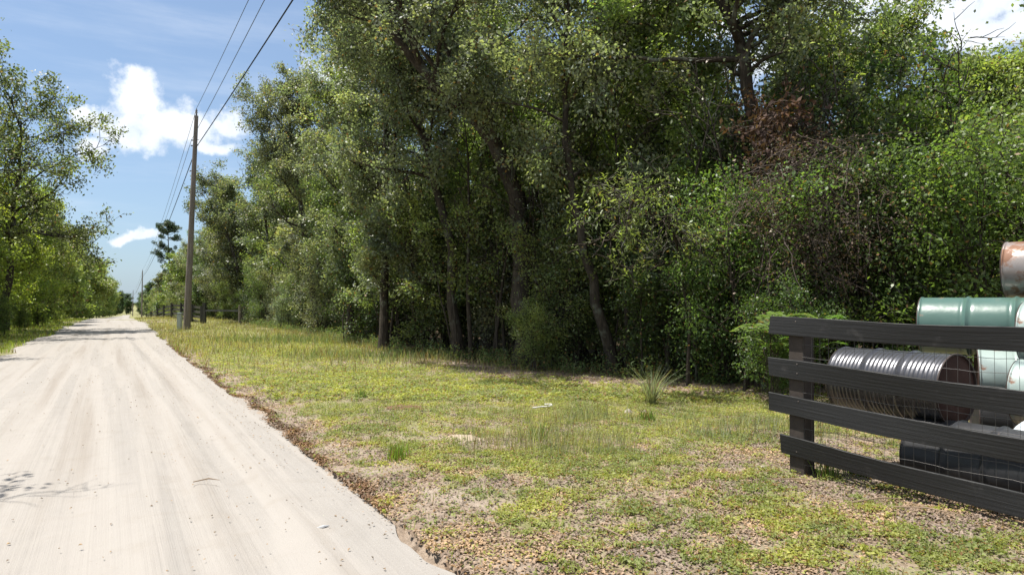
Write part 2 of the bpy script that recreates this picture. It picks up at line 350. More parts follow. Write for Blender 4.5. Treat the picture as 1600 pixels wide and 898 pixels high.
def tree_meshes(name, seed, H=12.0, r0=0.16, path=None, n1=22, f0=0.2, len1=3.2, n2=7, n3=5, nl=60, leaf=0.085, spread=0.13,
                elev=(0.15, 0.9), top=0.5, taper_low=0.6, aspect=0.58, twig_r=0.008, droop=-0.02, limbs=(), stems=1, up=0.5, clumpvar=0.7, prof=None, wood_only_fine=True, bias=None):
    rng = np.random.RandomState(seed); wd = Wood(); L = []; LD = []; LN = []
    for si in range(stems):
        if path is None:
            a = rng.uniform(0, 2 * math.pi); lean = rng.uniform(0.02, 0.13) * (1 if stems == 1 else 2.4)
            tr = wander(np.array([0, 0, -0.15]) + (rng.normal(size=3) * [0.25, 0.25, 0] if stems > 1 else 0), np.array([math.cos(a) * lean, math.sin(a) * lean, 1]), H * rng.uniform(.85, 1.05), 14, 0.07, 0.03, rng)
        else:
            cp = np.array(path, float); m = 16; tt = np.linspace(0, len(cp) - 1, m)
            tr = np.stack([np.interp(tt, np.arange(len(cp)), cp[:, c]) for c in range(3)], 1)
            for _ in range(2): tr[1:-1] = (tr[:-2] + tr[1:-1] * 2 + tr[2:]) / 4
            tr[1:-1] += rng.normal(size=(m - 2, 3)) * [0.04, 0.04, 0]
        m = len(tr); tf = np.linspace(0, 1, m); rad = r0 * (1 - 0.82 * tf ** 1.1); rad[0] *= 1.45; rad[1] *= 1.05
        wd.tube(tr, rad, 9)
        prim = []
        for i in range(n1 // stems):
            f = f0 + (0.99 - f0) * ((i + rng.rand()) / (n1 // stems))
            g = (f - f0) / (1 - f0)
            pr = (taper_low + (1 - taper_low) * min(1, g / 0.45)) * (1 if g < 0.55 else 1 - (1 - top) * (g - 0.55) / 0.45) if prof is None else prof(g)
            p, d = interp_path(tr, f); a = rng.uniform(0, 2 * math.pi); e = rng.uniform(*elev) + 0.5 * g
            dv = np.array([math.cos(a) * math.cos(e), math.sin(a) * math.cos(e), math.sin(e)])
            if bias is not None: dv = dv + np.array(bias) * rng.uniform(0, 1.2)
            prim.append((p, dv, len1 * pr * rng.uniform(0.65, 1.25), r0 * (1 - 0.75 * f) * rng.uniform(0.38, 0.66)))
        for (lp, ld, ll, lr) in limbs: prim.append((np.array(lp, float), np.array(ld, float), ll, lr))
        for (p, dv, ll, rr) in prim:
            bp = wander(p, dv, ll, 9, 0.16, 0.02, rng); rr = max(rr, 0.012)
            wd.tube(bp, rr * (1 - 0.85 * np.linspace(0, 1, 10)), 6)
            nn2 = max(2, int(n2 * (ll / len1) * 1.1 + rng.rand()))
            for j in range(nn2 + 1):
                f = 0.22 + 0.78 * (j + rng.rand() * 0.8) / (nn2 + 1) if j < nn2 else 0.97
                p2, d2 = interp_path(bp, min(f, 0.98)); d3 = d2 * 0.8 + rng.normal(size=3) * 0.6 + [0, 0, 0.12]
                l2 = ll * rng.uniform(0.22, 0.45) + 0.25
                b2 = wander(p2, d3, l2, 5, 0.2, droop, rng); wd.tube(b2, max(rr * 0.35 * (1 - .6 * f), twig_r * 1.4) * (1 - 0.8 * np.linspace(0, 1, 6)), 4)
                cl = 0 if rng.rand() < .16 * clumpvar else rng.uniform(.5, 1.7); nb = rng.normal(size=3) * .9
                for q in range(n3):
                    f3 = 0.2 + 0.8 * (q + rng.rand()) / n3; p3, d4 = interp_path(b2, min(f3, 0.99))
                    d5 = d4 * 0.6 + rng.normal(size=3) * 0.7; l3 = rng.uniform(0.25, 0.6) * (0.5 + 0.5 * min(1.4, l2)); b3 = wander(p3, d5, l3, 3, 0.25, droop, rng)
                    wd.tube(b3, twig_r * np.array([1, .8, .6, .35]), 3)
                    nlf = int(nl * cl * rng.uniform(0.5, 1.5)); nb2 = nb + rng.normal(size=3) * .5
                    if nlf <= 0: continue
                    t = rng.uniform(0, 3, nlf); i0 = np.minimum(t.astype(int), 2); fr = (t - i0)[:, None]
                    L.append(b3[i0] * (1 - fr) + b3[i0 + 1] * fr + rng.normal(size=(nlf, 3)) * spread * [1, 1, 0.75])
                    LD.append(np.repeat(((b3[-1] - b3[0]) / (l3 + 1e-6))[None], nlf, 0)); LN.append(np.repeat(nb2[None], nlf, 0))
    C = np.concatenate(L); DD = np.concatenate(LD); LN = np.concatenate(LN)
    return wd.mesh(name + '_trunk'), leaves_mesh(name + '_crown', C, leaf, rng, aspect, up, DD, NB=LN)

NL = {}
def lib(key, **kw):
    if key not in NL: NL[key] = tree_meshes(key, **kw)
    return NL[key]
def plant(name, meshes, x, y, label, cat='tree', group=None, rz=0.0, sc=1.0, color=(0.07, 0.095, 0.035), z=None, mat=None, sz=None, wood='trunk', fol='crown', barkm=None):
    root = empty(name, (x, y, (gzs(x, y) if z is None else z) - 0.02), rz); root.scale = (sc, sc, sz or sc)
    t = link(wood, meshes[0], barkm or BARK, root); c = link(fol, meshes[1], mat or LEAF, root); c.color = (*color, 1)
    tag(root, label, cat, group); return root
def px(p, D): return (p - 800) / F * D
# ------------------------------------------------------------------ the forest on the right
OLIVE = (0.175, 0.200, 0.138); OLIVE2 = (0.185, 0.212, 0.132); MID = (0.145, 0.185, 0.072); BRIGHT = (0.195, 0.24, 0.080); DARK = (0.07, 0.105, 0.035); GREY = (0.155, 0.170, 0.112)
def loc(pts, D, dy=None):
    """photo points at depth D -> local path relative to the first point's ground position"""
    x0 = px(pts[0][0], D); z0 = gzs(x0, D)
    out = []
    for i, (a, b) in enumerate(pts):
        yy = (dy[i] if dy else 0.0); DD = D + yy
        out.append((px(a, DD) - x0, yy, 1.5 + (470 - b) / F * DD - z0))
    out[0] = (0, 0, -0.15)
    return out, x0
def hero(seed, pts, D, label, color, dy=None, **kw):
    path, x0 = loc(pts, D, dy)
    m = tree_meshes('tree_%d' % seed, seed, path=path, **kw)
    return plant('forest_tree', m, x0, D, label, color=color, group=None)
hero(11, [(820, 575), (822, 440), (812, 300), (765, 195), (690, 140), (600, 40), (560, -60)], 15.9, 'big live oak with a thick trunk and a long limb bending left over the verge', OLIVE, dy=[0, .1, .2, .1, -.2, -.6, -.6],
     r0=0.27, n1=26, f0=0.40, len1=3.1, nl=44, leaf=0.090, limbs=[((.15, .2, 4.3), (.55, -.1, .75), 4.8, .10), ((.0, .2, 3.8), (1, -.2, .35), 3.2, .07), ((-1.3, 0, 6.3), (-.8, -.5, .25), 3.5, .07)])
hero(12, [(716, 560), (708, 430), (685, 300), (655, 190), (640, 60), (650, -80)], 17.6, 'forest tree with a slim dark trunk leaning left beside the big oak', OLIVE, r0=0.15, n1=22, f0=0.40, len1=2.7, nl=44, leaf=0.092)
hero(13, [(765, 560), (757, 400), (757, 240), (770, 60), (775, -90)], 19.5, 'tall straight pale-barked tree standing behind the big oak', MID, r0=0.19, n1=20, f0=0.48, len1=3.0, nl=44, leaf=0.098)
hero(14, [(958, 585), (935, 470), (905, 360), (880, 220), (885, 60), (900, -120)], 14.2, 'slender tree with a leaning dark trunk rising from the shaded edge in the middle', OLIVE2, r0=0.125, n1=20, f0=0.46, len1=2.5, nl=40, leaf=0.090,
     limbs=[((-1.0, .1, 6.8), (1.0, -.2, .3), 3.4, .06)])
hero(15, [(1192, 590), (1190, 430), (1188, 230), (1165, 90), (1130, -30), (1120, -130)], 13.2, 'thick-trunked oak hung with a bunch of dead brown leaves', OLIVE2, r0=0.21, n1=22, f0=0.55, len1=2.7, nl=40, leaf=0.090,
     limbs=[((-.1, 0, 4.6), (.9, .2, .8), 4.2, .06), ((-.4, 0, 6.2), (-1, -.1, .25), 3.8, .06), ((-.4, 0, 6.8), (1, 0, .4), 3.0, .05)])
hero(16, [(600, 545), (602, 420), (606, 250), (590, 80), (600, -90)], 20.6, 'dense grey-green oak with a dark hidden trunk on the near forest edge', OLIVE, r0=0.15, n1=28, f0=0.16, len1=2.5, nl=48, leaf=0.095)
hero(17, [(548, 520), (545, 400), (560, 240), (545, 90), (560, -60)], 25.0, 'tall olive oak forming the near shoulder of the forest against the sky', OLIVE2, r0=0.14, n1=30, f0=0.10, len1=2.5, nl=46, leaf=0.09, top=0.6)
hero(18, [(498, 512), (480, 400), (462, 290), (452, 230), (450, 165)], 32.0, 'leaning grey-green tree with its bare lower trunk showing beyond the near oaks', GREY, r0=0.16, n1=28, f0=0.22, len1=2.9, nl=50, leaf=0.10, top=0.55)
hero(19, [(1395, 560), (1400, 400), (1375, 280), (1340, 190), (1350, 140), (1390, 105)], 16.0, 'small crooked tree with black forking stems above the tangle of vines', MID, r0=0.12, n1=14, f0=0.42, len1=2.0, nl=34, leaf=0.090, top=.7,
     limbs=[((.0, 0, 4.4), (.8, 0, .9), 3.0, .05), ((-.4, 0, 5.0), (-.5, 0, .9), 2.4, .045)])
hero(20, [(1580, 560), (1560, 400), (1560, 250), (1590, 210), (1605, 150)], 13.4, 'bright green tree with loose top twigs at the right border behind the barrels', BRIGHT, r0=0.10, n1=18, f0=0.22, len1=1.9, nl=40, leaf=0.082, top=.5)
hero(21, [(1090, 590), (1085, 400), (1060, 200), (1080, 20), (1080, -90)], 16.5, 'thin twin-looking tree with green leaves between the oaks', BRIGHT, r0=0.10, n1=18, f0=0.4, len1=2.1, nl=36, leaf=0.095)
hero(22, [(1000, 590), (990, 400), (985, 210), (1010, 40), (1010, -90)], 17.5, 'upright thin tree with bright leaves behind the slender leaning one', MID, r0=0.11, n1=18, f0=0.4, len1=2.2, nl=36, leaf=0.095)
hero(23, [(1255, 580), (1250, 420), (1290, 250), (1270, 150), (1290, 90)], 15.6, 'light green tree spreading beside the dead-leaf oak', BRIGHT, r0=0.10, n1=16, f0=0.4, len1=2.1, nl=36, leaf=0.092, top=.7)
hero(24, [(1480, 570), (1475, 420), (1490, 270), (1470, 240), (1480, 200)], 14.8, 'leafy small tree filling the gap above the green barrels', (0.10, .16, .035), r0=0.10, n1=16, f0=0.30, len1=1.8, nl=38, leaf=0.078, top=.6)

lib('near_a', seed=31, H=12.5, r0=0.14, n1=30, f0=0.10, len1=2.7, nl=46, leaf=0.105)
lib('near_b', seed=32, H=12.0, r0=0.12, n1=26, f0=0.16, len1=2.5, nl=46, leaf=0.098)
lib('near_c', seed=33, H=8.0, r0=0.10, n1=20, f0=0.25, len1=2.1, nl=38, leaf=0.09)
lib('mid_a', seed=41, H=12.5, r0=0.15, n1=30, f0=0.06, len1=2.9, n2=5, n3=4, nl=40, leaf=0.16, spread=.2)
lib('mid_b', seed=42, H=12.0, r0=0.15, n1=26, f0=0.10, len1=2.7, n2=5, n3=4, nl=40, leaf=0.15, spread=.2, top=.7)
lib('mid_c', seed=43, H=8.0, r0=0.11, n1=24, f0=0.02, len1=2.3, n2=5, n3=4, nl=42, leaf=0.13, spread=.2, top=.45)
lib('far_a', seed=51, H=12.0, r0=0.15, n1=24, f0=0.04, len1=3.2, n2=4, n3=3, nl=34, leaf=0.34, spread=.4, twig_r=.02)
lib('far_b', seed=52, H=10.0, r0=0.15, n1=22, f0=0.02, len1=2.8, n2=4, n3=3, nl=34, leaf=0.32, spread=.4, top=.5, twig_r=.02)

rp = random.Random(5)
def jc(c, v=0.18): 
    f = 1 + rp.uniform(-v, v); return (c[0] * f * (1 + rp.uniform(-.08, .08)), c[1] * f, c[2] * f)
def zone(x, y):
    p = 800 + x / y * F
    for lim, t in ((330, 'past the utility pole'), (480, 'beyond the leaning grey-green tree'), (700, 'at the near shoulder of the forest'), (880, 'around the big live oak'), (1130, 'right of the big live oak'), (1330, 'around the vine tangle'), (9999, 'above the barrels')):
        if p < lim: return t
G_BACK = 'trees filling the forest behind the front row'
# front row continuing away from the hero trees
row = [(-11.0, 'mid_b', OLIVE2, .97, 'broad olive tree next beyond the leaning grey-green one'), (-12.6, 'mid_a', MID, .90, 'green-crowned tree behind the far wire fence, nearest of its row'),
       (-15.0, 'mid_b', GREY, .88, 'grey-green tree standing tall over the far wire fence'), (-17.5, 'mid_a', MID, .85, 'dark-based leafy tree over the horizontal gate rail'),
       (-20.5, 'mid_b', BRIGHT, .83, 'fresh green tree directly behind the far black fence posts'), (-23.5, 'mid_a', OLIVE, .82, 'olive tree whose crown touches the near utility pole')]
for i, (x, key, c, s, lab) in enumerate(row):
    y = float(edge_y(x)) + 2.2
    plant('roadside_tree', NL[key], x, y, lab, rz=rp.uniform(0, 6), sc=s * rp.uniform(.95, 1.03), color=jc(c, .08))
for i in range(20):                       # second and third rows, near
    x = -7.5 + i * 1.75 + rp.uniform(-.5, .5); dep = rp.uniform(3.4, 9) if i % 2 else rp.uniform(2.6, 4.5)
    y = float(edge_y(x)) + dep; right = (x / y) > 0.24
    key = 'near_c' if right or rp.random() < .25 else rp.choice(['near_a', 'near_b'])
    plant('forest_tree', NL[key], x, y, 'leafy tree deeper in the wood ' + zone(x, y), group=G_BACK, rz=rp.uniform(0, 6), sc=rp.uniform(.85, 1.1) * (0.74 if right else 1), color=jc(rp.choice([BRIGHT, MID, BRIGHT, OLIVE2])))
for i in range(38):                       # deep wood
    x = -20 + i * 1.5 + rp.uniform(-1, 1); y = float(edge_y(x)) + rp.uniform(10, 19); right = (x / y) > 0.24
    plant('forest_tree', NL['mid_c' if right else rp.choice(['mid_a', 'mid_b'])], x, y, 'leafy tree deeper in the wood ' + zone(x, y), group=G_BACK, rz=rp.uniform(0, 6), sc=rp.uniform(.7, .92), color=jc(rp.choice([BRIGHT, BRIGHT, MID])))
for i in range(42):                       # far part of the right-hand row
    D = 48 * (1.047 ** i); x = float(np.interp(D, EY[::-1], EX[::-1]))
    for r_ in range(2):
        xx = x + 1.0 + r_ * 5 + rp.uniform(-1, 1); yy = D + rp.uniform(-1.5, 1.5) + r_ * 3
        if D > 330: continue
        plant('roadside_tree', NL[('mid_a', 'mid_b')[i % 2] if D < 70 else ('far_a', 'far_b')[rp.randint(0, 1)]], xx, yy,
              'green tree of the row right of the road, ' + ('just behind the far black fence' if D < 75 else 'past the end of the black fence' if D < 150 else 'near the second utility pole' if D < 210 else 'tiny near the third utility pole'), group='distant trees right of the road', rz=rp.uniform(0, 6), sc=rp.uniform(.85, 1.0) * float(np.interp(D, [48, 60, 90, 165, 320], [.9, .72, .62, .70, .85])), color=jc(rp.choice([OLIVE2, MID, BRIGHT, GREY, DARK])))
for i in range(46):                       # trees that close the view far away
    D = rp.uniform(330, 420); x = -.64 * D + i * 3.0 + rp.uniform(-2, 2)
    plant('roadside_tree', NL[rp.choice(['far_a', 'far_b'])], x, D, 'far tree closing the view at the end of the road', group='far trees at the end of the road', rz=rp.uniform(0, 6), sc=rp.uniform(1.0, 1.4), color=jc((.05, .085, .04)))

for i in range(9):
    D = 21 + (i % 3) * 3.0; plant('forest_tree', NL[('near_a', 'near_b')[i % 2]], px(1060 + i * 22, D), D, 'leafy tree deeper in the wood ' + zone(px(1060 + i * 22, D), D), group=G_BACK, rz=rp.uniform(0, 6), sc=.72, color=jc(rp.choice([BRIGHT, MID])))
# undergrowth shrubs and saplings under the edge
lib('shrub_a', seed=61, H=2.6, r0=0.03, n1=24, stems=5, f0=0.08, len1=1.1, n2=4, n3=4, nl=34, leaf=0.062, spread=.13, elev=(.1, .8))
lib('shrub_b', seed=62, H=3.6, r0=0.035, n1=28, stems=5, f0=0.05, len1=1.3, n2=4, n3=4, nl=36, leaf=0.064, spread=.15, elev=(.0, .8))
lib('sapling_a', seed=63, H=6.0, r0=0.04, n1=9, f0=0.30, len1=1.3, n2=4, n3=3, nl=22, leaf=0.090)
lib('sapling_b', seed=64, H=5.0, r0=0.03, n1=8, f0=0.35, len1=1.1, n2=4, n3=3, nl=26, leaf=0.095, stems=2)
for i in range(26):
    x = -6.5 + i * .62 + rp.uniform(-.3, .3); y = float(edge_y(x)) + rp.uniform(.4, 3.2)
    plant('sapling', NL[rp.choice(['sapling_a', 'sapling_b'])], x, y, 'thin dark-stemmed sapling in the shade ' + zone(x, y), 'sapling', 'saplings under the forest edge', rz=rp.uniform(0, 6), sc=rp.uniform(.8, 1.15), color=jc(rp.choice([MID, DARK, OLIVE])))
for i in range(28):
    x = -10 + i * .62 + rp.uniform(-.4, .4); y = float(edge_y(x)) + rp.uniform(1.3, 5.0)
    plant('shrub', NL[rp.choice(['shrub_a', 'shrub_b'])], x, y, 'dark leafy shrub in the undergrowth ' + zone(x, y), 'shrub', 'undergrowth shrubs', rz=rp.uniform(0, 6), sc=rp.uniform(.7, 1.2), color=jc(rp.choice([DARK, MID, OLIVE])), wood='stems', fol='foliage')
for (xx, D, s, key, c, lab) in [(1120, 12.6, .95, 'shrub_a', (.085, .14, .045), 'dark glossy shrub at the forest edge next to the black fence end'), (1190, 11.3, .95, 'shrub_b', (.10, .16, .045), 'tall leafy shrub rising right behind the black fence end post'),
        (1290, 11.6, 1.0, 'shrub_b', (.08, .12, .04), 'dark shrub under the vine tangle'), (1400, 11.2, 1.0, 'shrub_b', (.09, .14, .04), 'shrub behind the silver-topped black barrel'), (1500, 10.6, 1.02, 'shrub_b', (.12, .18, .05), 'bright dense shrub above the green barrels'),
        (1600, 10.2, 1.08, 'shrub_b', (.12, .175, .05), 'bushy shrub behind the rusty barrel'), (1340, 13.2, 1.25, 'shrub_b', MID, 'taller shrub woven into the vine tangle'), (1560, 12.6, 1.35, 'shrub_b', BRIGHT, 'tall bright shrub at the right border'), (1460, 13.0, 1.3, 'shrub_b', (.08, .13, .03), 'high shrub between the vine tangle and the bright border shrub'),
        (1030, 13.6, .9, 'shrub_a', DARK, 'low dark shrub behind the spiky grass tuft'), (880, 15.0, .9, 'shrub_b', MID, 'green shrub at the foot of the big oak'), (840, 14.6, .55, 'shrub_a', BRIGHT, 'small bright shrub low at the forest edge in the middle')]:
    plant('shrub', NL[key], px(xx, D), D, lab, 'shrub', None, rz=rp.uniform(0, 6), sc=s, color=c, wood='stems', fol='foliage')

# drooping bright bough on an arching young tree
path, x0 = loc([(1075, 590), (1075, 480), (1060, 380), (1020, 320), (960, 345), (925, 400)], 12.0, [0, 0, -.3, -.8, -1.2, -1.3])
m = tree_meshes('arching', 71, path=path, r0=.035, n1=22, f0=.35, len1=.9, n2=4, n3=3, nl=9, leaf=.085, aspect=.28, droop=-.12, spread=.08, elev=(-.7, .3), up=.1)
plant('sapling', m, x0, 12.0, 'arching young tree with a drooping pale yellow-green bough', 'sapling', color=(.16, .20, .07))

# tangle of dead vines
def strands(name, mat, n, box, D, seed, rad=(.003, .008), L=(.5, 1.6), leaf_n=0, leaf=.06, down=-.12, jit=.22, parent=None):
    rng = np.random.RandomState(seed); wd = Wood(); P = []
    cx, cyy, rx, ry = box
    for i in range(n):
        a = rng.uniform(0, 6.28); q = math.sqrt(rng.rand()); DD = D + rng.uniform(-.9, .9)
        p = np.array([px(cx + rx * q * math.cos(a), DD), DD, 1.5 + (470 - (cyy + ry * q * math.sin(a))) / F * DD])
        b = wander(p, rng.normal(size=3) * [1, .6, .8], rng.uniform(*L), 9, jit, down, rng); r = rng.uniform(*rad)
        wd.tube(b, r * np.linspace(1, .4, 10), 3); P.append(b)
    me = wd.mesh(name); root = parent
    if leaf_n:
        P = np.concatenate(P); C = P[rng.randint(0, len(P), leaf_n)] + rng.normal(size=(leaf_n, 3)) * .07
        return me, leaves_mesh(name + '_l', C, leaf, rng, .5, 0)
    return me, None
VINE = simple('vine_bark', (0.085, 0.066, 0.056), .9, .2, var=.5, scale=3)
DEADL = leaf_material('dead_leaf', .2, .7, .2)
def stringy(name, label, cat, parts):
    root = empty(name, (0, 0, 0)); tag(root, label, cat)
    for (nm, me, mt, c) in parts:
        if me is None: continue
        o = link(nm, me, mt, root); o.color = (*c, 1)
    return root
a1, b1 = strands('v1', VINE, 620, (1280, 330, 115, 112), 11.1, 81, rad=(.002, .009), leaf_n=12000, leaf=.045)
stringy('vine_tangle', 'brown tangle of dead vines hanging over the shrubs near the fence', 'vines', [('stems', a1, VINE, (1, 1, 1)), ('dead_leaves', b1, DEADL, (.11, .08, .065))])
a2, b2 = strands('v2', VINE, 110, (1215, 200, 38, 50), 12.1, 82, L=(.3, .8), leaf_n=1900, leaf=.11)
stringy('dead_leaf_bunch', 'bunch of large dead reddish brown leaves caught on the oak trunk', 'dead leaves', [('stems', a2, VINE, (1, 1, 1)), ('dead_leaves', b2, DEADL, (.075, .042, .030))])

# ------------------------------------------------------------------ trees on the left of the road
def left_xy(D, back):
    x = P0[0] - .588 * (D - P0[1]); u, _ = ua(x, D); return xy(u, -(float(road_w(u)) + back))
m = tree_meshes('left_oak', 91, H=13, r0=.2, path=[(0, 0, -.1), (.2, .1, 3), (.4, 0, 5.5), (.7, -.2, 7.6), (1.0, -.4, 9.4)], n1=22, f0=.28, len1=3.9, n2=8, n3=5, nl=20, leaf=.12, spread=.16, twig_r=.010, top=.6, elev=(-.05, .7), bias=(.5, 0, .05),
                limbs=[((.3, 0, 4.5), (1, -.1, .35), 4.9, .07), ((.6, 0, 6.5), (1, .2, .25), 4.6, .07), ((.7, 0, 7.5), (1, -.3, .4), 4.0, .06)])
plant('roadside_tree', m, -23.4, 25.5, 'tall sparse oak with bare reaching limbs leaning over the left of the road', color=(.12, .145, .06), cat='tree')
m2 = tree_meshes('left_oak2', 92, H=12, r0=.18, path=[(0, 0, -.1), (.2, .1, 3), (.4, 0, 5.5), (.8, -.2, 8), (1.0, -.4, 10)], n1=24, f0=.3, len1=3.8, n2=8, n3=5, nl=20, leaf=.14, spread=.18, twig_r=.012, top=.6, elev=(-.05, .7),
                 limbs=[((.3, 0, 4.5), (1, -.1, .3), 5.5, .09)])
plant('roadside_tree', m2, -24.2, 32.5, 'thin-leaved oak standing behind the tall sparse one on the left', color=(.13, .15, .06))
left = [(20.5, 1.9, 'shrub_b', 1.1, (0.168, 0.199, 0.071), 'grey-green bush at the very left beside the road'), (22.5, 3.6, 'mid_c', .86, (0.229, 0.265, 0.051), 'yellow-green bushy tree low at the left border'), (26.5, 3.3, 'mid_c', .90, (0.244, 0.279, 0.051), 'sunny yellow-green tree under the sparse oak'),
        (31, 3.0, 'mid_c', .98, (0.199, 0.251, 0.057), 'rounded green tree second along the left verge'), (36, 2.8, 'mid_c', 1.0, (0.229, 0.279, 0.051), 'bright bushy tree in the middle of the left row'), (42, 2.6, 'mid_c', 1.05, (0.183, 0.239, 0.051), 'green tree where the left row thickens'),
        (48, 2.6, 'mid_c', 1.05, (0.199, 0.239, 0.057), 'leafy tree near the road crest on the left'), (55, 2.6, 'mid_c', 1.12, (0.183, 0.212, 0.057), 'tree beside the road crest on the left'), (63, 2.6, 'far_b', .9, (0.152, 0.199, 0.057), 'tree just past the road crest on the left')]
for D, bk, key, s, c, lab in left:
    x, y = left_xy(D, bk); plant('roadside_tree' if key != 'shrub_b' else 'shrub', NL[key], x, y, lab, 'tree' if key != 'shrub_b' else 'shrub', rz=rp.uniform(0, 6), sc=s, color=c)
for i in range(26):
    D = 24 + i * 3.6; x, y = left_xy(D, rp.uniform(6.5, 10)); tall = D > 38
    plant('roadside_tree', NL[rp.choice(['mid_a', 'mid_b']) if tall else 'mid_c'], x, y, 'taller green tree in the back row left of the road', group='back row of trees left of the road', rz=rp.uniform(0, 6), sc=rp.uniform(.72, .82) if tall else 1.0, color=jc((.17, .205, .06)))
for i in range(22):
    D = 72 * 1.06 ** i; x, y = left_xy(D, rp.uniform(2.4, 3.6))
    plant('roadside_tree', NL[rp.choice(['far_b', 'far_a'])], x, y, 'distant tree in the row left of the road past the crest', group='distant trees left of the road', rz=rp.uniform(0, 6), sc=rp.uniform(.75, .95), color=jc((.16, .195, .06)))
for i in range(10):
    D = 21.5 + i * 2.9; x, y = left_xy(D, rp.uniform(1.5, 2.3))
    plant('shrub', NL['shrub_a'], x, y, 'low bush at the foot of the left roadside trees', 'shrub', 'low bushes along the left verge', rz=rp.uniform(0, 6), sc=rp.uniform(.45, .8), color=jc((.11, .16, .04)), wood='stems', fol='foliage')
# trees left of the frame: one reaches over the corner and shades the road
m = tree_meshes('corner_tree', 95, H=8, r0=.12, path=[(0, 0, -.1), (.1, 0, 2), (.1, 0, 4), (0, 0, 6)], n1=12, f0=.5, len1=1.7, n2=7, n3=5, nl=17, leaf=.085, limbs=[((.1, 0, 3.8), (1, -.05, .10), 3.0, .035), ((.1, 0, 4.3), (1, -.3, .02), 2.8, .03)])
plant('roadside_tree', m, -8.7, 5.2, 'tree off the left border whose twig tips hang into the top corner', color=(.07, .09, .035))

# lone pine above the distant row
def pine(seed, H, y0):
    rng = np.random.RandomState(seed); wd = Wood(); C = []; DD = []
    tr = wander(np.array([0, 0, -.2]), np.array([0.01, 0, 1]), H, 12, .02, .02, rng); wd.tube(tr, .22 * (1 - .8 * np.linspace(0, 1, 13)), 7)
    for i in range(46):
        f = .38 + .6 * rng.rand(); p, d = interp_path(tr, f); a = rng.uniform(0, 6.28); L = (1 - ((f - .68) / .45) ** 2) * 3.0 * rng.uniform(.5, 1.1)
        b = wander(p, np.array([math.cos(a), math.sin(a), .25]), L, 6, .15, .08, rng); wd.tube(b, .05 * np.linspace(1, .3, 7), 4)
        for q in range(6):
            c, _ = interp_path(b, .35 + .64 * rng.rand()); nn = 46; v = rng.normal(size=(nn, 3)); v /= np.linalg.norm(v, axis=1)[:, None]; c = c + rng.normal(size=3) * .25
            C.append(c + v * .26); DD.append(v * 3)
    return wd.mesh('pine_trunk'), leaves_mesh('pine_crown', np.concatenate(C), .42, rng, .18, 0, np.concatenate(DD))
pm = pine(5, 18.3, 0)
plant('pine_tree', pm, px(266, 128), 128, 'tall lone pine standing above the distant row by the utility pole', 'pine tree', color=(.07, .11, .065), mat=NEEDLE)
plant('pine_tree', pm, px(398, 52), 54, 'dark pine top showing between the oaks right of the utility pole', 'pine tree', color=(.045, .08, .035), mat=NEEDLE, rz=2, sc=.72)

for i in range(44):                       # low growth at the foot of the far right row
    D = 27 * 1.034 ** i; x = float(np.interp(D, EY[::-1], EX[::-1])) + 1.2 + rp.uniform(-.6, .8)
    plant('shrub', NL[rp.choice(['shrub_a', 'shrub_b'])], x, D + rp.uniform(-.8, .8), 'low shrub at the foot of the trees ' + ('by the thin wire fence' if D < 45 else 'behind the far black fence' if D < 70 else 'past the far black fence'), 'shrub', 'shrubs below the distant right row', rz=rp.uniform(0, 6), sc=rp.uniform(.7, 1.0), color=jc(rp.choice([DARK, MID, OLIVE])), wood='stems', fol='foliage')

lib('bare_a', seed=65, H=6.5, r0=0.055, n1=12, f0=0.35, len1=1.8, n2=4, n3=2, nl=3, leaf=0.07)
lib('bare_b', seed=66, H=5.5, r0=0.045, n1=12, f0=0.30, len1=1.5, n2=4, n3=2, nl=2, leaf=0.07, stems=2)
for i in range(14):
    x = -4.5 + i * .85 + rp.uniform(-.3, .3); y = float(edge_y(x)) + rp.uniform(-.1, 1.6)
    plant('sapling', NL[('bare_a', 'bare_b')[i % 2]], x, y, 'nearly bare dark sapling at the wood front ' + zone(x, y), 'sapling', 'bare saplings at the front of the wood', rz=rp.uniform(0, 6), sc=rp.uniform(.85, 1.2), color=OLIVE)
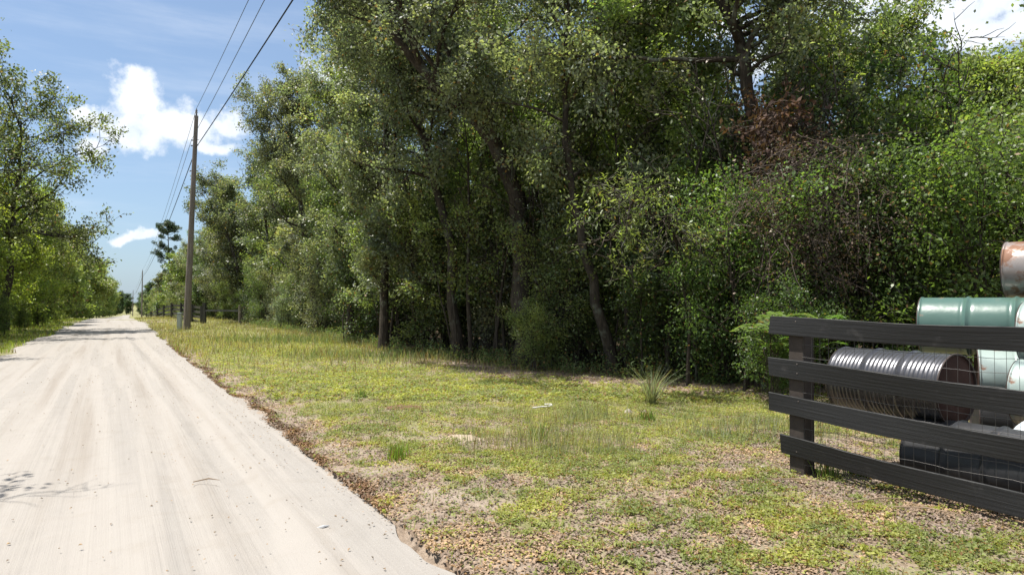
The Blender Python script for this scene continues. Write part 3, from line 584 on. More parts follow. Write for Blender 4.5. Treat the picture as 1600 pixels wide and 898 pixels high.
# ------------------------------------------------------------------ mesh helper for built things
class MB:
    def __init__(s): s.bm = bmesh.new()
    def box(s, c, size, ax=None, bevel=0.0):
        """box centred at c, size along axes ax (3 orthonormal vectors)"""
        ax = ax or (Vector((1, 0, 0)), Vector((0, 1, 0)), Vector((0, 0, 1))); c = Vector(c)
        vs_ = [s.bm.verts.new(c + ax[0] * size[0] * .5 * a + ax[1] * size[1] * .5 * b + ax[2] * size[2] * .5 * d) for a in (-1, 1) for b in (-1, 1) for d in (-1, 1)]
        fs = [s.bm.faces.new([vs_[i] for i in q]) for q in ((0, 1, 3, 2), (4, 6, 7, 5), (0, 4, 5, 1), (2, 3, 7, 6), (0, 2, 6, 4), (1, 5, 7, 3))]
        bmesh.ops.recalc_face_normals(s.bm, faces=fs)
        if bevel: bmesh.ops.bevel(s.bm, geom=list({e for f in fs for e in f.edges}), offset=bevel, segments=2, affect='EDGES')
        return s
    def tube(s, pts, r, n=8, cap=True):
        pts = [Vector(p) for p in pts]; rr = r if isinstance(r, (list, tuple)) else [r] * len(pts); rings = []
        for i, p in enumerate(pts):
            d = (pts[min(i + 1, len(pts) - 1)] - pts[max(i - 1, 0)]).normalized(); up = Vector((0, 0, 1)) if abs(d.z) < .9 else Vector((1, 0, 0))
            a = d.cross(up).normalized(); b = d.cross(a)
            rings.append([s.bm.verts.new(p + (a * math.cos(t) + b * math.sin(t)) * rr[i]) for t in [2 * math.pi * j / n for j in range(n)]])
        for q in range(len(rings) - 1):
            for j in range(n): s.bm.faces.new((rings[q][j], rings[q][(j + 1) % n], rings[q + 1][(j + 1) % n], rings[q + 1][j]))
        if cap: s.bm.faces.new(rings[0]); s.bm.faces.new(rings[-1][::-1])
        return s
    def lathe(s, prof, n=40, o=(0, 0, 0), ax=(0, 0, 1), dent=None):
        """prof: (along, radius) pairs revolved about ax"""
        ax = Vector(ax).normalized(); a = ax.orthogonal().normalized(); b = ax.cross(a); rings = []; o = Vector(o)
        for (t, r) in prof:
            if r <= 1e-6: rings.append([s.bm.verts.new(o + ax * t)])
            else: rings.append([s.bm.verts.new(o + ax * t + (a * math.cos(2 * math.pi * j / n) + b * math.sin(2 * math.pi * j / n)) * (r if dent is None else r * dent(t, 2 * math.pi * j / n))) for j in range(n)])
        for q in range(len(rings) - 1):
            A, B = rings[q], rings[q + 1]
            for j in range(n):
                if len(A) == 1 and len(B) == 1: continue
                if len(A) == 1: s.bm.faces.new((A[0], B[j], B[(j + 1) % n]))
                elif len(B) == 1: s.bm.faces.new((A[j], B[0], A[(j + 1) % n]))
                else: s.bm.faces.new((A[j], B[j], B[(j + 1) % n], A[(j + 1) % n]))
        return s
    def build(s, name, mat, parent=None, smooth=False):
        bmesh.ops.recalc_face_normals(s.bm, faces=s.bm.faces)
        me = bpy.data.meshes.new(name); s.bm.to_mesh(me); s.bm.free()
        if smooth:
            me.polygons.foreach_set('use_smooth', [True] * len(me.polygons)); me.set_sharp_from_angle(angle=R(40))
        return link(name, me, mat, parent)

# ------------------------------------------------------------------ near black board fence
def blackwood_b(kk):
    tc = kk.node('ShaderNodeTexCoord'); uv = tc.outputs['UV']; v = tc.outputs['Object']
    g = kk.noise(kk.mapping(uv, scale=(0.9, 30, 1)), 1.6, 7, 0.7, 0.6)
    rings = kk.node('ShaderNodeTexWave', wave_type='BANDS', bands_direction='Y'); kk.l.new(kk.mapping(uv, scale=(0.5, 7, 1)), rings.inputs[0])
    rings.inputs['Scale'].default_value = 2.2; rings.inputs['Distortion'].default_value = 5.5; rings.inputs['Detail'].default_value = 3; rings.inputs['Detail Scale'].default_value = .6
    n = kk.noise(v, 5, 5, .6)
    h = kk.math('ADD', kk.math('MULTIPLY', g, 1.0), kk.math('MULTIPLY', rings.outputs[1], .10))
    c = kk.ramp(h, [(0.3, (.003, .003, .003)), (0.75, (.007, .0068, .0068)), (1.0, (.024, .023, .022))])
    c = kk.mix(kk.smooth(n, .6, .75), c, (.026, .024, .023))
    wr = kk.smooth(kk.noise(kk.mapping(uv, scale=(3, 40, 1)), 2.0, 6, .8), .72, .78)
    c = kk.mix(kk.math('MULTIPLY', wr, .55), c, (.16, .15, .14))
    return principled(kk, c, .62, .45, normal=kk.bump(h, .6, .007))
BLACKWOOD = material('black_painted_wood', blackwood_b)
POSTM = simple('dark_post_wood', (.045, .036, .030), .8, .3, var=.6, scale=14)
WIRE = simple('galvanised_wire', (.10, .095, .09), .45, .5, .6)
FD = Vector((.534, -.845, 0)).normalized(); FN = Vector((-.845, -.534, 0)).normalized()     # fence direction towards the viewer, outward normal
FP = Vector((2.43, 5.86, 0))                                                               # end post
def board(name, s0, s1, z0, z1, hgt, parent, seed, th=.024, D=FD, Nn=FN, P=FP, sag=.012, wob=.006, mat=None):
    """a slightly wavy, slightly worn plank with UVs along its grain"""
    rr = random.Random(seed); n = 44; me = bpy.data.meshes.new(name); bm = bmesh.new(); uvl = bm.loops.layers.uv.new('UVMap'); prof = []
    k1, k2 = rr.uniform(0, 6), rr.uniform(0, 6)
    for i in range(n + 1):
        f = i / n; s = s0 + (s1 - s0) * f; zc = z0 + (z1 - z0) * f - sag * math.sin(math.pi * f) + .004 * math.sin(f * 9 + k1)
        hh = hgt * .5 * (1 + .02 * math.sin(f * 13 + k2)); bow = wob * math.sin(f * 7 + k1) ; tw = .008 * math.sin(f * 5 + k2)
        e = (0.012 * rr.uniform(-1, 1)) if i in (0, n) else 0
        row_ = []
        for (a, b) in ((0, -1), (1, -1), (1, -.96), (1, .96), (1, 1), (0, 1)):
            aa = a * th - (.004 if (abs(b) == 1 and a == 1) else 0)
            row_.append(bm.verts.new(P + D * (s + e * b) + Nn * (aa + bow + tw * b) + Vector((0, 0, zc + hh * b + rr.uniform(-.0008, .0008)))))
        prof.append(row_)
    for i in range(n):
        for j in range(6):
            f = bm.faces.new((prof[i][j], prof[i + 1][j], prof[i + 1][(j + 1) % 6], prof[i][(j + 1) % 6]))
            for lp, (ui, vj) in zip(f.loops, ((i, j), (i + 1, j), (i + 1, j + 1), (i, j + 1))):
                lp[uvl].uv = (seed * 3.7 + (s0 + (s1 - s0) * ui / n), seed * 1.3 + (0, .02, .025, .135, .14, .16, .3)[vj])
    bm.faces.new(prof[0][::-1]); bm.faces.new(prof[-1]); bmesh.ops.recalc_face_normals(bm, faces=bm.faces); bm.to_mesh(me); bm.free()
    return link(name, me, mat or BLACKWOOD, parent)
fence = tag(empty('board_fence', (0, 0, 0)), 'near black four-board fence with welded wire in front of the barrels', 'fence')
for i, s in enumerate((0.0, 2.55, 5.1)):
    c = FP + FD * s; zt = 1.33 if i else 1.30
    mb = MB(); g = gzs(c.x, c.y); mb.box((c.x - FN.x * .078, c.y - FN.y * .078, (zt + g - .3) / 2), (.15, .145, zt - g + .3), (FD, FN, Vector((0, 0, 1))), .008)
    mb.build('post', POSTM, fence)
for i, (s0, z0, z1) in enumerate(((-.24, 1.285, 1.262), (-.26, .925, .862), (-.25, .612, .548), (-.135, .262, .195))):
    zz = z1 + (z1 - z0) * 0
    board('rail', s0, 2.50, z0, z0 + (z1 - z0) * 1.75, .160, fence, i + 1)
    board('rail', 2.51, 5.2, z0 + (z1 - z0) * 1.75, z0 + (z1 - z0) * 2.6, .160, fence, i + 11)
NAIL = simple('nail_head', (.12, .10, .09), .5, .5, .6)
for i, r_ in enumerate([o for o in fence.children if o.name.startswith('rail')][::2]):
    for dz_ in (-.038, .041):
        q = FP + FD * (.02 + .01 * (i % 3)) + FN * .0245; zz = (1.283, .92, .607, .256)[i] + dz_
        MB().lathe([(0, .0065), (.003, .0065), (.0045, .004), (.005, 0)], 10, o=(q.x, q.y, zz), ax=FN).build('nail', NAIL, r_)
def wire_panel(P, D, Nn, L, z0, z1, dv, dh, r, off, seed=1, gf=0.0):
    wd = Wood(); rr = np.random.RandomState(seed); n = int(L / dv)
    for i in range(n + 1):
        s = i * dv + rr.uniform(-.003, .003); p = P + D * s + Nn * off; k_ = rr.uniform(-.006, .006)
        wd.tube([[p.x, p.y, z0], [p.x + k_, p.y, (z0 + z1) / 2], [p.x, p.y, z1]], [r] * 3, 4)
    hz = list(np.arange(z0, z1 + .001, dh))
    for z in hz:
        m_ = int(L / .08); k1 = rr.uniform(0, 6)
        pts = [[*(P + D * (j * .08) + Nn * (off + (r * 1.6 if j % 2 else -r * 1.6)))[:2], z + .010 * math.sin(j * .9 + k1) * .5 + rr.uniform(-.003, .003)] for j in range(m_ + 1)]
        wd.tube(pts, [r * 1.15] * len(pts), 4)
    return wd.mesh('wire_mesh')
link('wire_mesh', wire_panel(FP, FD, FN, 5.1, .02, 1.20, .075, .10, .0016, -.008), WIRE, fence)

# ------------------------------------------------------------------ steel barrels behind the fence
def paint(name, c, rough=.32, rust=.12, c2=None, metal=0.0, spec=.6):
    def b(kk):
        tc = kk.node('ShaderNodeTexCoord'); v = tc.outputs['Object']; n = kk.noise(v, 3.2, 6, .65); n2 = kk.noise(v, 18, 5, .7)
        cc = kk.mix(n, c, c2 or tuple(x * 1.3 for x in c)); rm = kk.smooth(kk.math('ADD', n, kk.math('MULTIPLY', n2, .35)), .92 - rust, .99 - rust * .8)
        cc = kk.mix(rm, cc, kk.mix(n2, (.09, .04, .025), (.22, .11, .06)))
        rg = kk.math('ADD', kk.math('MULTIPLY', rm, .4), kk.math('ADD', rough - .06, kk.math('MULTIPLY', n2, .14)))
        return principled(kk, cc, rg, spec, metal, kk.bump(kk.math('ADD', kk.noise(v, 5, 3, .5), kk.math('MULTIPLY', n2, .06)), .35, .012))
    return material(name, b)
GREENP = paint('green_barrel_paint', (.045, .100, .080), .30, .12, (.075, .13, .108)); BLACKP = paint('black_barrel_paint', (.065, .065, .072), .28, .05, (.10, .10, .11), .6); BLACK2 = paint('matt_black_paint', (.012, .012, .013), .5, .1, (.02, .02, .022))
TEALP = paint('pale_teal_paint', (.20, .27, .245), .3, .16, (.34, .39, .37)); RUSTP = paint('worn_silver_paint', (.16, .12, .105), .28, .32, (.42, .40, .38), .35)
WHITEP = paint('pale_blue_paint', (.50, .56, .60), .35, .08, (.62, .66, .68)); LIDR = simple('rusty_lid', (.035, .016, .012), .85, .2, var=.6); LIDD = simple('dark_lid', (.02, .018, .018), .7, .3, var=.5)
RIMM = simple('barrel_rim', (.05, .035, .03), .6, .4, .3, .5)
def barrel(px_far, D, zc, ax, r, L, mat, lid, label, corr=0, group='barrels stacked behind the fence', dentk=0.0, seed=0):
    o = Vector((px(px_far, D), D, zc)); ax = Vector((ax[0], ax[1], 0)).normalized(); root = empty('barrel', o)
    # local axis Z -> ax
    root.rotation_euler = ax.to_track_quat('Z', 'Y').to_euler(); tag(root, label, 'barrel', group)
    prof = [(0.0, r * .985), (.004, r + .003), (.014, r + .004), (.020, r - .002)]
    N = 120
    for i in range(1, N):
        t = .02 + (L - .04) * i / N; f = i / N; h = 0
        for c in (1 / 3, 2 / 3): h += .013 * math.exp(-((f - c) / .013) ** 2) - .003 * math.exp(-((abs(f - c) - .035) / .01) ** 2)
        if corr: 
            g = min(abs(f - 1 / 3), abs(f - 2 / 3), f + .02, 1.02 - f)
            if g > .05: h += .0022 * math.sin(f * 2 * math.pi * 26)
        prof.append((t, r - .004 + h))
    prof += [(L - .020, r - .002), (L - .014, r + .004), (L - .004, r + .003), (L, r * .985)]
    def dent(t, a):
        if not dentk: return 1.0
        return 1 - dentk * max(0, noise.noise(Vector((t * 3.2 + seed, math.cos(a) * 1.3, math.sin(a) * 1.3)))) ** 1.2
    MB().lathe(prof, 56, dent=dent).build('body', mat, root, True)
    for (t, sgn) in ((0, 1), (L, -1)):
        MB().lathe([(t + sgn * .016, r - .010), (t + sgn * .018, r * .90), (t + sgn * .012, r * .86), (t + sgn * .013, r * .5), (t + sgn * .010, 0)], 48).build('lid', lid, root, True)
        MB().lathe([(t + sgn * .016, r - .009), (t - sgn * .001, r - .006), (t - sgn * .002, r + .002), (t + sgn * .006, r + .005)], 48).build('rim', RIMM, root, True)
    b = MB(); b.lathe([(L - .013, .03), (L - .001, .03), (L + .001, .022), (L - .004, 0)], 16, o=(r * .6, 0, 0)); b.build('bung_cap', RIMM, root, True)
    return root
AXF = (.49, -.87)
barrel(1320, 6.22, .795, AXF, .288, .96, BLACKP, LIDR, 'black ribbed barrel with a silvery shine lying nearest the fence post', corr=1)
barrel(1436, 5.52, .29, AXF, .288, .90, BLACK2, LIDD, 'black barrel on the ground under the ribbed one')
barrel(1440, 6.75, 1.262, (.76, -.65), .275, 1.15, GREENP, LIDR, 'long dark green barrel resting on top of the black ribbed one', dentk=.03)
barrel(1600, 6.10, 1.215, (.62, -.78), .272, .88, TEALP, LIDR, 'pale worn green barrel with a rusty edge in front of the long green one', dentk=.05, seed=3)
barrel(1524, 6.3, .80, (.86, -.5), .272, .88, TEALP, LIDR, 'pale teal barrel peeking from behind the black ribbed one')
barrel(1592, 5.70, .745, (.55, -.84), .272, .90, TEALP, LIDD, 'whitish teal barrel at the right border behind the second board', seed=2, dentk=.02)
barrel(1606, 5.35, .288, (.30, -.95), .285, .88, WHITEP, LIDD, 'pale blue-white barrel on the ground at the right border')
barrel(1574, 6.55, 1.795, (.68, -.73), .272, .88, RUSTP, LIDR, 'dented rusty silver barrel at the very top of the stack', dentk=.16, seed=9)
barrel(1575, 7.5, 1.28, (.9, -.42), .28, .9, TEALP, LIDR, 'pale green barrel in the back row below the rusty top barrel')
barrel(1520, 7.2, .29, (.9, -.42), .288, .88, BLACK2, LIDD, 'dark barrel on the ground in the back row')

# ------------------------------------------------------------------ utility poles and cables
def polewood(kk):
    tc = kk.node('ShaderNodeTexCoord'); v = tc.outputs['Object']; g = kk.noise(kk.mapping(v, scale=(14, 14, .5)), 2.0, 6, .65)
    n = kk.noise(v, 1.1, 3, .5)
    c = kk.ramp(g, [(0.3, (.115, .098, .082)), (.7, (.25, .215, .185))]); c = kk.mix(kk.smooth(n, .4, .7), c, kk.mix(1.0, c, (1.15, 1.15, 1.2), 'MULTIPLY'))
    return principled(kk, c, .9, .2, normal=kk.bump(g, .8, .02))
POLEM = material('pole_wood', polewood); CER = simple('insulator', (.12, .11, .11), .25, .6); STEEL = simple('pole_hardware', (.25, .25, .25), .4, .5, .8)
def up_pole(x, y, label, lean, H=11.5, group='utility poles'):
    z = gzs(x, y); root = tag(empty('utility_pole', (x, y, z)), label, 'utility pole', group)
    p = lambda f: Vector((lean * f, 0, H * f))
    MB().tube([p(f) - Vector((0, 0, .4 if f == 0 else 0)) for f in (0, .08, .25, .5, .75, .97)], [.185, .172, .155, .135, .115, .098], 18).build('post', POLEM, root, True)
    MB().lathe([(0, .03), (.05, .05), (.09, .028), (.14, .062), (.18, .035), (.24, .058), (.30, .03), (.34, .03), (.36, 0)], 16, o=p(.972)).build('insulator', CER, root, True)
    for (f, sd) in ((.86, -1), (.835, -1), (.72, -1)):
        q = p(f); m_ = MB(); m_.tube([q + Vector((.20, 0, 0)), q - Vector((.20, 0, 0))], .014, 8); m_.box(q + Vector((-.17, 0, -.02)), (.10, .05, .06), bevel=.008); m_.build('bracket', STEEL, root, True)
    return p, Vector((x, y, z))
pA, oA = up_pole(px(292, 35.6), 35.6, 'tall weathered wooden utility pole standing on the verge', .42)
poles = [(pA, oA)]
for (ppx, D, lab) in ((221.5, 165, 'second utility pole, beyond the road crest'), (207.5, 300, 'third utility pole, small and far along the road'), (204, 420, 'fourth utility pole, tiny in front of the far trees'), (201.5, 540, 'fifth utility pole at the vanishing end of the line')):
    poles.append(up_pole(px(ppx, D), D, lab, .1))
CAB = simple('cable', (.02, .02, .022), .6, .3); CAB2 = simple('thin_cable', (.13, .14, .15), .5, .4, .4)
def cable(a, b, sag, r, mat, name, label):
    n = 60; pts = []
    for i in range(n + 1):
        f = i / n; p = a.lerp(b, f); p.z -= sag * 4 * f * (1 - f); pts.append(p)
    tag(MB().tube(pts, r, 6).build(name, mat, None, True), label, 'cable')
def attach(i, f, dx=0.0): p, o = poles[i]; return o + p(f) + Vector((dx, 0, .36 if f > .96 else 0))
def back_pt(a, Pxy, z0): return Vector((Pxy[0], Pxy[1], z0))
# direction of the line towards and past the camera
for (f, dx, tx, r, mat, nm) in ((.972, 0, 383, .011, CAB2, 'top thin cable'), (.86, -.2, 408, .011, CAB2, 'second thin cable'), (.835, .12, 452, .022, CAB, 'thick dark cable')):
    a = attach(0, f if nm != 'thick dark cable' else .835, dx)
    if nm == 'thick dark cable': a = oA + pA(.83) + Vector((.15, -.1, 0))
    zt = a.z - .35; Yt = (zt - 1.5) * F / 470; t = Vector((px(tx, Yt), Yt, zt)); e = a + (t - a) * 4.2; e.z = a.z + .6
    sag_at = .0
    f_ = 1 / 4.2; lin = a.z + (e.z - a.z) * f_; need = lin - zt; sg = need / (4 * f_ * (1 - f_))
    cable(a, e, sg, r, mat, 'power_cable', nm + ' running from the near utility pole over the verge towards the viewer')
    b = poles[1][1] + poles[1][0](f) + Vector((-.2 if dx else 0, 0, .36 if f > .96 else 0))
    cable(a, b, 1.3, r * 1.05, mat, 'power_cable', nm + ' sagging from the near utility pole to the second one')
    for q in (1, 2, 3):
        a2 = poles[q][1] + poles[q][0](f); b2 = poles[q + 1][1] + poles[q + 1][0](f)
        cable(a2, b2, 1.2, r * 1.5, CAB2, 'power_cable', nm + (' between the second and third utility poles', ' between the third and fourth utility poles', ' between the fourth and fifth utility poles')[q - 1])

# ------------------------------------------------------------------ grey service pedestal by the pole
x = px(281, 35.0); root = tag(empty('service_pedestal', (x, 35.0, gzs(x, 35.0))), 'small grey utility pedestal box beside the near pole', 'utility box')
PED = simple('pedestal_plastic', (.36, .40, .38), .55, .4, var=.12)
MB().box((0, 0, .36), (.21, .2, .92), bevel=.015).build('housing', PED, root); MB().box((0, 0, .86), (.24, .23, .09), bevel=.03).build('cap', PED, root); MB().box((0, -.103, .45), (.15, .012, .5), bevel=.004).build('door_panel', simple('pedestal_door', (.40, .44, .42), .5, .4, var=.1), root)

# ------------------------------------------------------------------ far black fence, gate rail and wire fence
FARB = simple('far_black_board', (.02, .019, .019), .35, .9, var=.4)
far_pts = [(314.5, 45.0), (300, 47.5), (283, 50.5), (268, 55), (256, 61), (246, 68), (236, 78), (229, 92)]
farp = [Vector((px(a, D), D, gzs(px(a, D), D))) for a, D in far_pts]
ff = tag(empty('board_fence', farp[0]), 'far black board fence curving away behind the utility pole', 'fence')
def rel(p): return p - farp[0]
YT = (478, 476.5, 474.5, 474.5, 478, 482.5, 487, 490)
zb = lambda i: 1.5 - (YT[i] - 470) / F * farp[i].y - 1.32 - farp[i].z
for i, p in enumerate(farp):
    q = rel(p) + Vector((0, 0, zb(i))); MB().box(q + Vector((0, 0, .55)), (.12, .12, 1.7 if i else 1.5), bevel=.01).build('post', FARB, ff)
    if i < len(farp) - 1:
        q2 = rel(farp[i + 1]) + Vector((0, 0, zb(i + 1))); d = (q2 - q); L = d.length; d.normalize(); nn = Vector((d.y, -d.x, 0)).normalized() * -1; upv = nn.cross(d).normalized()
        if upv.z < 0: upv = -upv
        for h in (.24, .56, .88, 1.20): MB().box((q + q2) / 2 + Vector((0, 0, h)) + nn * -.10, (L - .01, .03, .165), (d, nn, upv), .004).build('rail', FARB, ff)
gp = Vector((px(319.5, 44.4), 44.4, 0)); gp.z = gzs(gp.x, gp.y)
gr = tag(empty('rail_gate', gp), 'long single black rail gate between the far fence and a wooden post', 'gate')
MB().box((0, 0, .62), (.20, .2, 1.5), bevel=.01).build('post', FARB, gr)
g2 = Vector((px(375, 43.0), 43.0, 0)); g2.z = gzs(g2.x, g2.y); v = g2 - gp
d = v.normalized(); MB().box(v / 2 + Vector((0, 0, .86)), (v.length, .10, .10), (d, Vector((0, 0, 1)).cross(d).normalized(), Vector((0, 0, 1)).cross(d).normalized().cross(d) * -1), .01).build('rail', simple('gate_rail_metal', (.05, .05, .055), .35, .6), gr)
wf = tag(empty('wire_fence', g2), 'thin wire fence with wooden posts along the far forest edge', 'fence')
MB().tube([(0, 0, -.3), (0, 0, 1.25)], [.09, .08], 10).build('post', POLEM, wf, True)
ends = [Vector((0, 0, 0))]
for (a, D) in ((430, 40.0), (480, 36.0)):
    p = Vector((px(a, D), D, gzs(px(a, D), D))) - g2; MB().tube([p + Vector((0, 0, -.3)), p + Vector((0, 0, 1.2))], [.07, .06], 8).build('post', POLEM, wf, True); ends.append(p)
wd = Wood()
for a, b in zip(ends[:-1], ends[1:]):
    for z in np.linspace(.05, 1.1, 9): wd.tube([list(a + Vector((0, 0, z))), list((a + b) / 2 + Vector((0, 0, z - .02))), list(b + Vector((0, 0, z)))], [.006] * 3, 4)
    n = int((b - a).length / .16)
    for i in range(n): p = a.lerp(b, i / n); wd.tube([[p.x, p.y, 0.05], [p.x, p.y, 1.1]], [.0045] * 2, 4)
link('wire_mesh', wd.mesh('wire_mesh'), WIRE, wf)

# ------------------------------------------------------------------ ground cover
def scatter(n, region, dens, seed):
    """points inside the view wedge; region = y range, weight so that screen density is even"""
    rng = np.random.RandomState(seed); y = rng.uniform(*region, n); x = rng.uniform(-.82, .84, n) * (y + 1.0)
    k_ = rng.rand(n) < dens(x, y); return x[k_], y[k_], rng
def on_verge(x, y, m=0.02):
    u, a = ua(x, y); return (a > edge_wob(u) + m) & (y < edge_y(x) + .6)
def on_left(x, y):
    u, a = ua(x, y); b = -(a + road_w(u) + edge_wob_l(u)); return (b > .05) & (b < 4)
def blades(name, x, y, rng, h, wdt, mat, color, label, lean=.45, cat='grass', z0=None, cutoff=None):
    n = len(x); z = gz(x, y); hh = h * rng.uniform(.45, 1.35, n) if np.isscalar(h) else h
    a = rng.uniform(0, 6.283, n); b = rng.uniform(0, 6.283, n); l = rng.uniform(.1, 1, n) * lean * hh; ww = wdt * rng.uniform(.6, 1.3, n) * .5
    base = np.stack([x, y, z - .005], 1); s = np.stack([np.cos(b) * ww, np.sin(b) * ww, 0 * b], 1); t = np.stack([np.cos(a) * l, np.sin(a) * l, hh], 1)
    mid = base + t * [.4, .4, .6]
    V = np.stack([base - s, base + s, mid + s * .7, base + t, mid - s * .7], 1).reshape(-1, 3); i = np.arange(n)[:, None] * 5
    me = bpy.data.meshes.new(name); F4 = (i + [0, 1, 2, 4]); F3 = (i + [4, 2, 3])
    F = np.empty((n, 7), int); F[:, :4] = F4; F[:, 4:] = F3
    me.vertices.add(len(V)); me.vertices.foreach_set('co', V.ravel().astype(np.float32)); me.loops.add(n * 7); me.loops.foreach_set('vertex_index', F.ravel().astype(np.int32))
    ls = np.empty((n, 2), np.int32); ls[:, 0] = np.arange(n) * 7; ls[:, 1] = ls[:, 0] + 4; me.polygons.add(n * 2); me.polygons.foreach_set('loop_start', ls.ravel()); me.update(calc_edges=True)
    o = link(name, me, mat); o.color = (*color, 1); return tag(o, label, cat, kind='stuff')
def lowleaves(name, x, y, rng, size, lift, mat, color, label, aspect=.5, up=1.2, cat='ground cover', flat=.8):
    C = np.stack([x, y, gz(x, y) + rng.uniform(.2, 1, len(x)) * lift], 1); D_ = rng.normal(size=(len(x), 3)) * [1, 1, .12]; D_[:, :2] += np.sign(D_[:, :2]) * .5
    me = leaves_mesh(name, C, size, rng, aspect, up, D_, flat); o = link(name, me, mat); o.color = (*color, 1); return tag(o, label, cat, kind='stuff')
LITTER = leaf_material('litter', .08, .75, .2)
gd = lambda x, y: on_verge(x, y) * np.clip(green(x, y) * 1.7 - .55 + (fbm(x, y, 8.0, 3) - .5) * 3.4, 0.05, 1)
x, y, rng = scatter(560000, (3.2, 11), lambda x, y: gd(x, y) * np.clip(5.5 / y, 0, 1), 1)
lowleaves('ground_cover', x, y, rng, .026, .028, GRASSM, (.21, .228, .078), 'low yellow-green ground cover over the near verge', .6)
x, y, rng = scatter(420000, (10, 27), lambda x, y: gd(x, y) * np.clip(12 / y, 0, 1), 2)
lowleaves('ground_cover', x, y, rng, .05, .05, GRASSM, (.22, .238, .085), 'low yellow-green ground cover on the middle of the verge', .5)
x, y, rng = scatter(170000, (3.2, 15), lambda x, y: gd(x, y) * .9, 3)
blades('grass_blades', x, y, rng, .065, .005, GRASSM, (.22, .25, .07), 'short green grass blades on the near verge')
tg = lambda x, y: on_verge(x, y, .1) * np.clip((y - 13) / 8, 0, 1) * np.clip(.25 + (fbm(x, y, .35, 3) - .35) * 2.4, 0, 1)
x, y, rng = scatter(150000, (13, 62), tg, 4)
blades('tall_grass', x, y, rng, .22, .016, GRASSM, (.34, .30, .18), 'taller straw-tinged grass on the far verge around the utility pole', .5)
x, y, rng = scatter(120000, (18, 62), lambda x, y: on_verge(x, y, .02) * .9, 14)
blades('tall_grass', x, y, rng, .11, .022, GRASSM, (.25, .27, .08), 'green grass on the far verge', .7)
x, y, rng = scatter(160000, (14, 62), lambda x, y: on_left(x, y) * 1., 5)
blades('grass_blades', x, y, rng, .16, .018, GRASSM, (.22, .27, .06), 'bright green grass strip on the left of the road', .6)
# far fields beyond the crest
# leaf litter
ld = lambda x, y: on_verge(x, y, -.02) * np.clip(1.25 - green(x, y), .2, 1) * np.clip(.2 + (fbm(x, y, 2.2, 3) - .3) * 2.2, .05, 1)
x, y, rng = scatter(560000, (3.2, 19), lambda x, y: ld(x, y) * np.clip(6 / y, 0, 1), 6)
lowleaves('leaf_litter', x, y, rng, .029, .010, LITTER, (.25, .182, .138), 'brown fallen leaves scattered over the verge', .55, 3.0, 'leaf litter')
# brown leaves washed against the road edge
def band(n, u0, u1, wdth, seed):
    rng = np.random.RandomState(seed); u = u0 + (u1 - u0) * rng.rand(n) ** 1.6; a = edge_wob(u) + .06 + rng.normal(size=n) * wdth * (.5 + vnoise(u, u * 0, 1.7)); x, y = xy(u, a)
    kq = rng.rand(n) < np.clip(vnoise(u, u * 0 + 5, 2.3) * 1.6 + .1, 0, 1); return x[kq], y[kq], rng
x, y, rng = band(14000, -1.5, 30, .045, 8)
lowleaves('leaf_litter', x, y, rng, .034, .016, LITTER, (.135, .08, .048), 'dark brown leaves gathered along the road edge', .55, 2.2, 'leaf litter')
rng = np.random.RandomState(12); n = 1100; u = rng.rand(n) ** 1.3 * 24 - 1; a = -rng.rand(n) ** 2.2 * 3.2 + .0; x, y = xy(u, a)
C = np.stack([x, y, zbase(y) + .012 + .006 * rng.rand(n)], 1); me = leaves_mesh('rl', C, .022, rng, .6, 6, rng.normal(size=(n, 3)) * [3, 3, .05], 1.2); o = link('road_debris', me, LITTER); o.color = (.20, .145, .105, 1)
tag(o, 'small leaves and crumbs scattered on the sandy road', 'debris', kind='stuff')
# wispy clumps
def clump(name, cxp, cyp, rad, n, h, color, label, seed, wdt=.005, lean=.5, asp=.6):
    D = 1.5 * F / (cyp - 470); cx_, cy_ = px(cxp, D), D; rng = np.random.RandomState(seed); a = rng.rand(n) * 6.283; q = rng.rand(n) ** .6 * rad
    x = cx_ + q * np.cos(a); y = cy_ + q * np.sin(a) * asp; return blades(name, x, y, rng, h, wdt, GRASSM, color, label, lean)
clump('wispy_grass', 850, 700, .95, 1000, .24, (.28, .28, .16), 'wispy pale grass patch in the middle of the verge', 21, .0045, .6)
clump('wispy_grass', 890, 660, .8, 600, .20, (.26, .275, .15), 'thin grass patch just beyond the wispy pale one', 22, .005, .6)
clump('wispy_grass', 1165, 680, 1.0, 800, .20, (.27, .28, .17), 'greyish wispy grass near the black fence end', 23, .005, .7)
clump('weeds', 600, 560, 2.8, 1500, .24, (.15, .19, .08), 'pale weeds along the forest edge', 26, .012, .7, .5)
clump('weeds', 470, 535, 3.2, 1600, .30, (.16, .20, .09), 'pale weeds at the far forest edge', 27, .014, .7, .5)
for i, (a, b, h) in enumerate(((625, 718, .13), (565, 625, .13), (620, 722, .15), (840, 688, .18), (1010, 660, .14), (1290, 748, .18), (1330, 742, .16))):
    tag(clump('grass_tuft', a, b, .10, 70, h, (.13, .20, .04), ('broad-bladed green tuft near the sandy bare spot', 'small green tuft up the verge near the road', 'green tuft low beside the road edge half of the verge', 'green tuft at the front of the wispy grass', 'green tuft beside the pale stone', 'tuft growing at the base of the fence post', 'tuft under the lowest fence board')[i], 30 + i, .009, .6, 1), cat='grass tuft', kind='thing')
# spiky tuft
rng = np.random.RandomState(44); D = 1.5 * F / (632 - 470.); cx_ = px(1017, D); n = 130; a = rng.rand(n) * 6.28; x = cx_ + np.cos(a) * .05 * rng.rand(n); y = D + np.sin(a) * .05 * rng.rand(n)
t = blades('spiky_grass', x, y, rng, .46, .012, GRASSM, (.27, .29, .17), 'spiky grey-green grass tuft standing at the shaded forest edge', 1.25, 'grass tuft'); t['kind'] = 'thing'
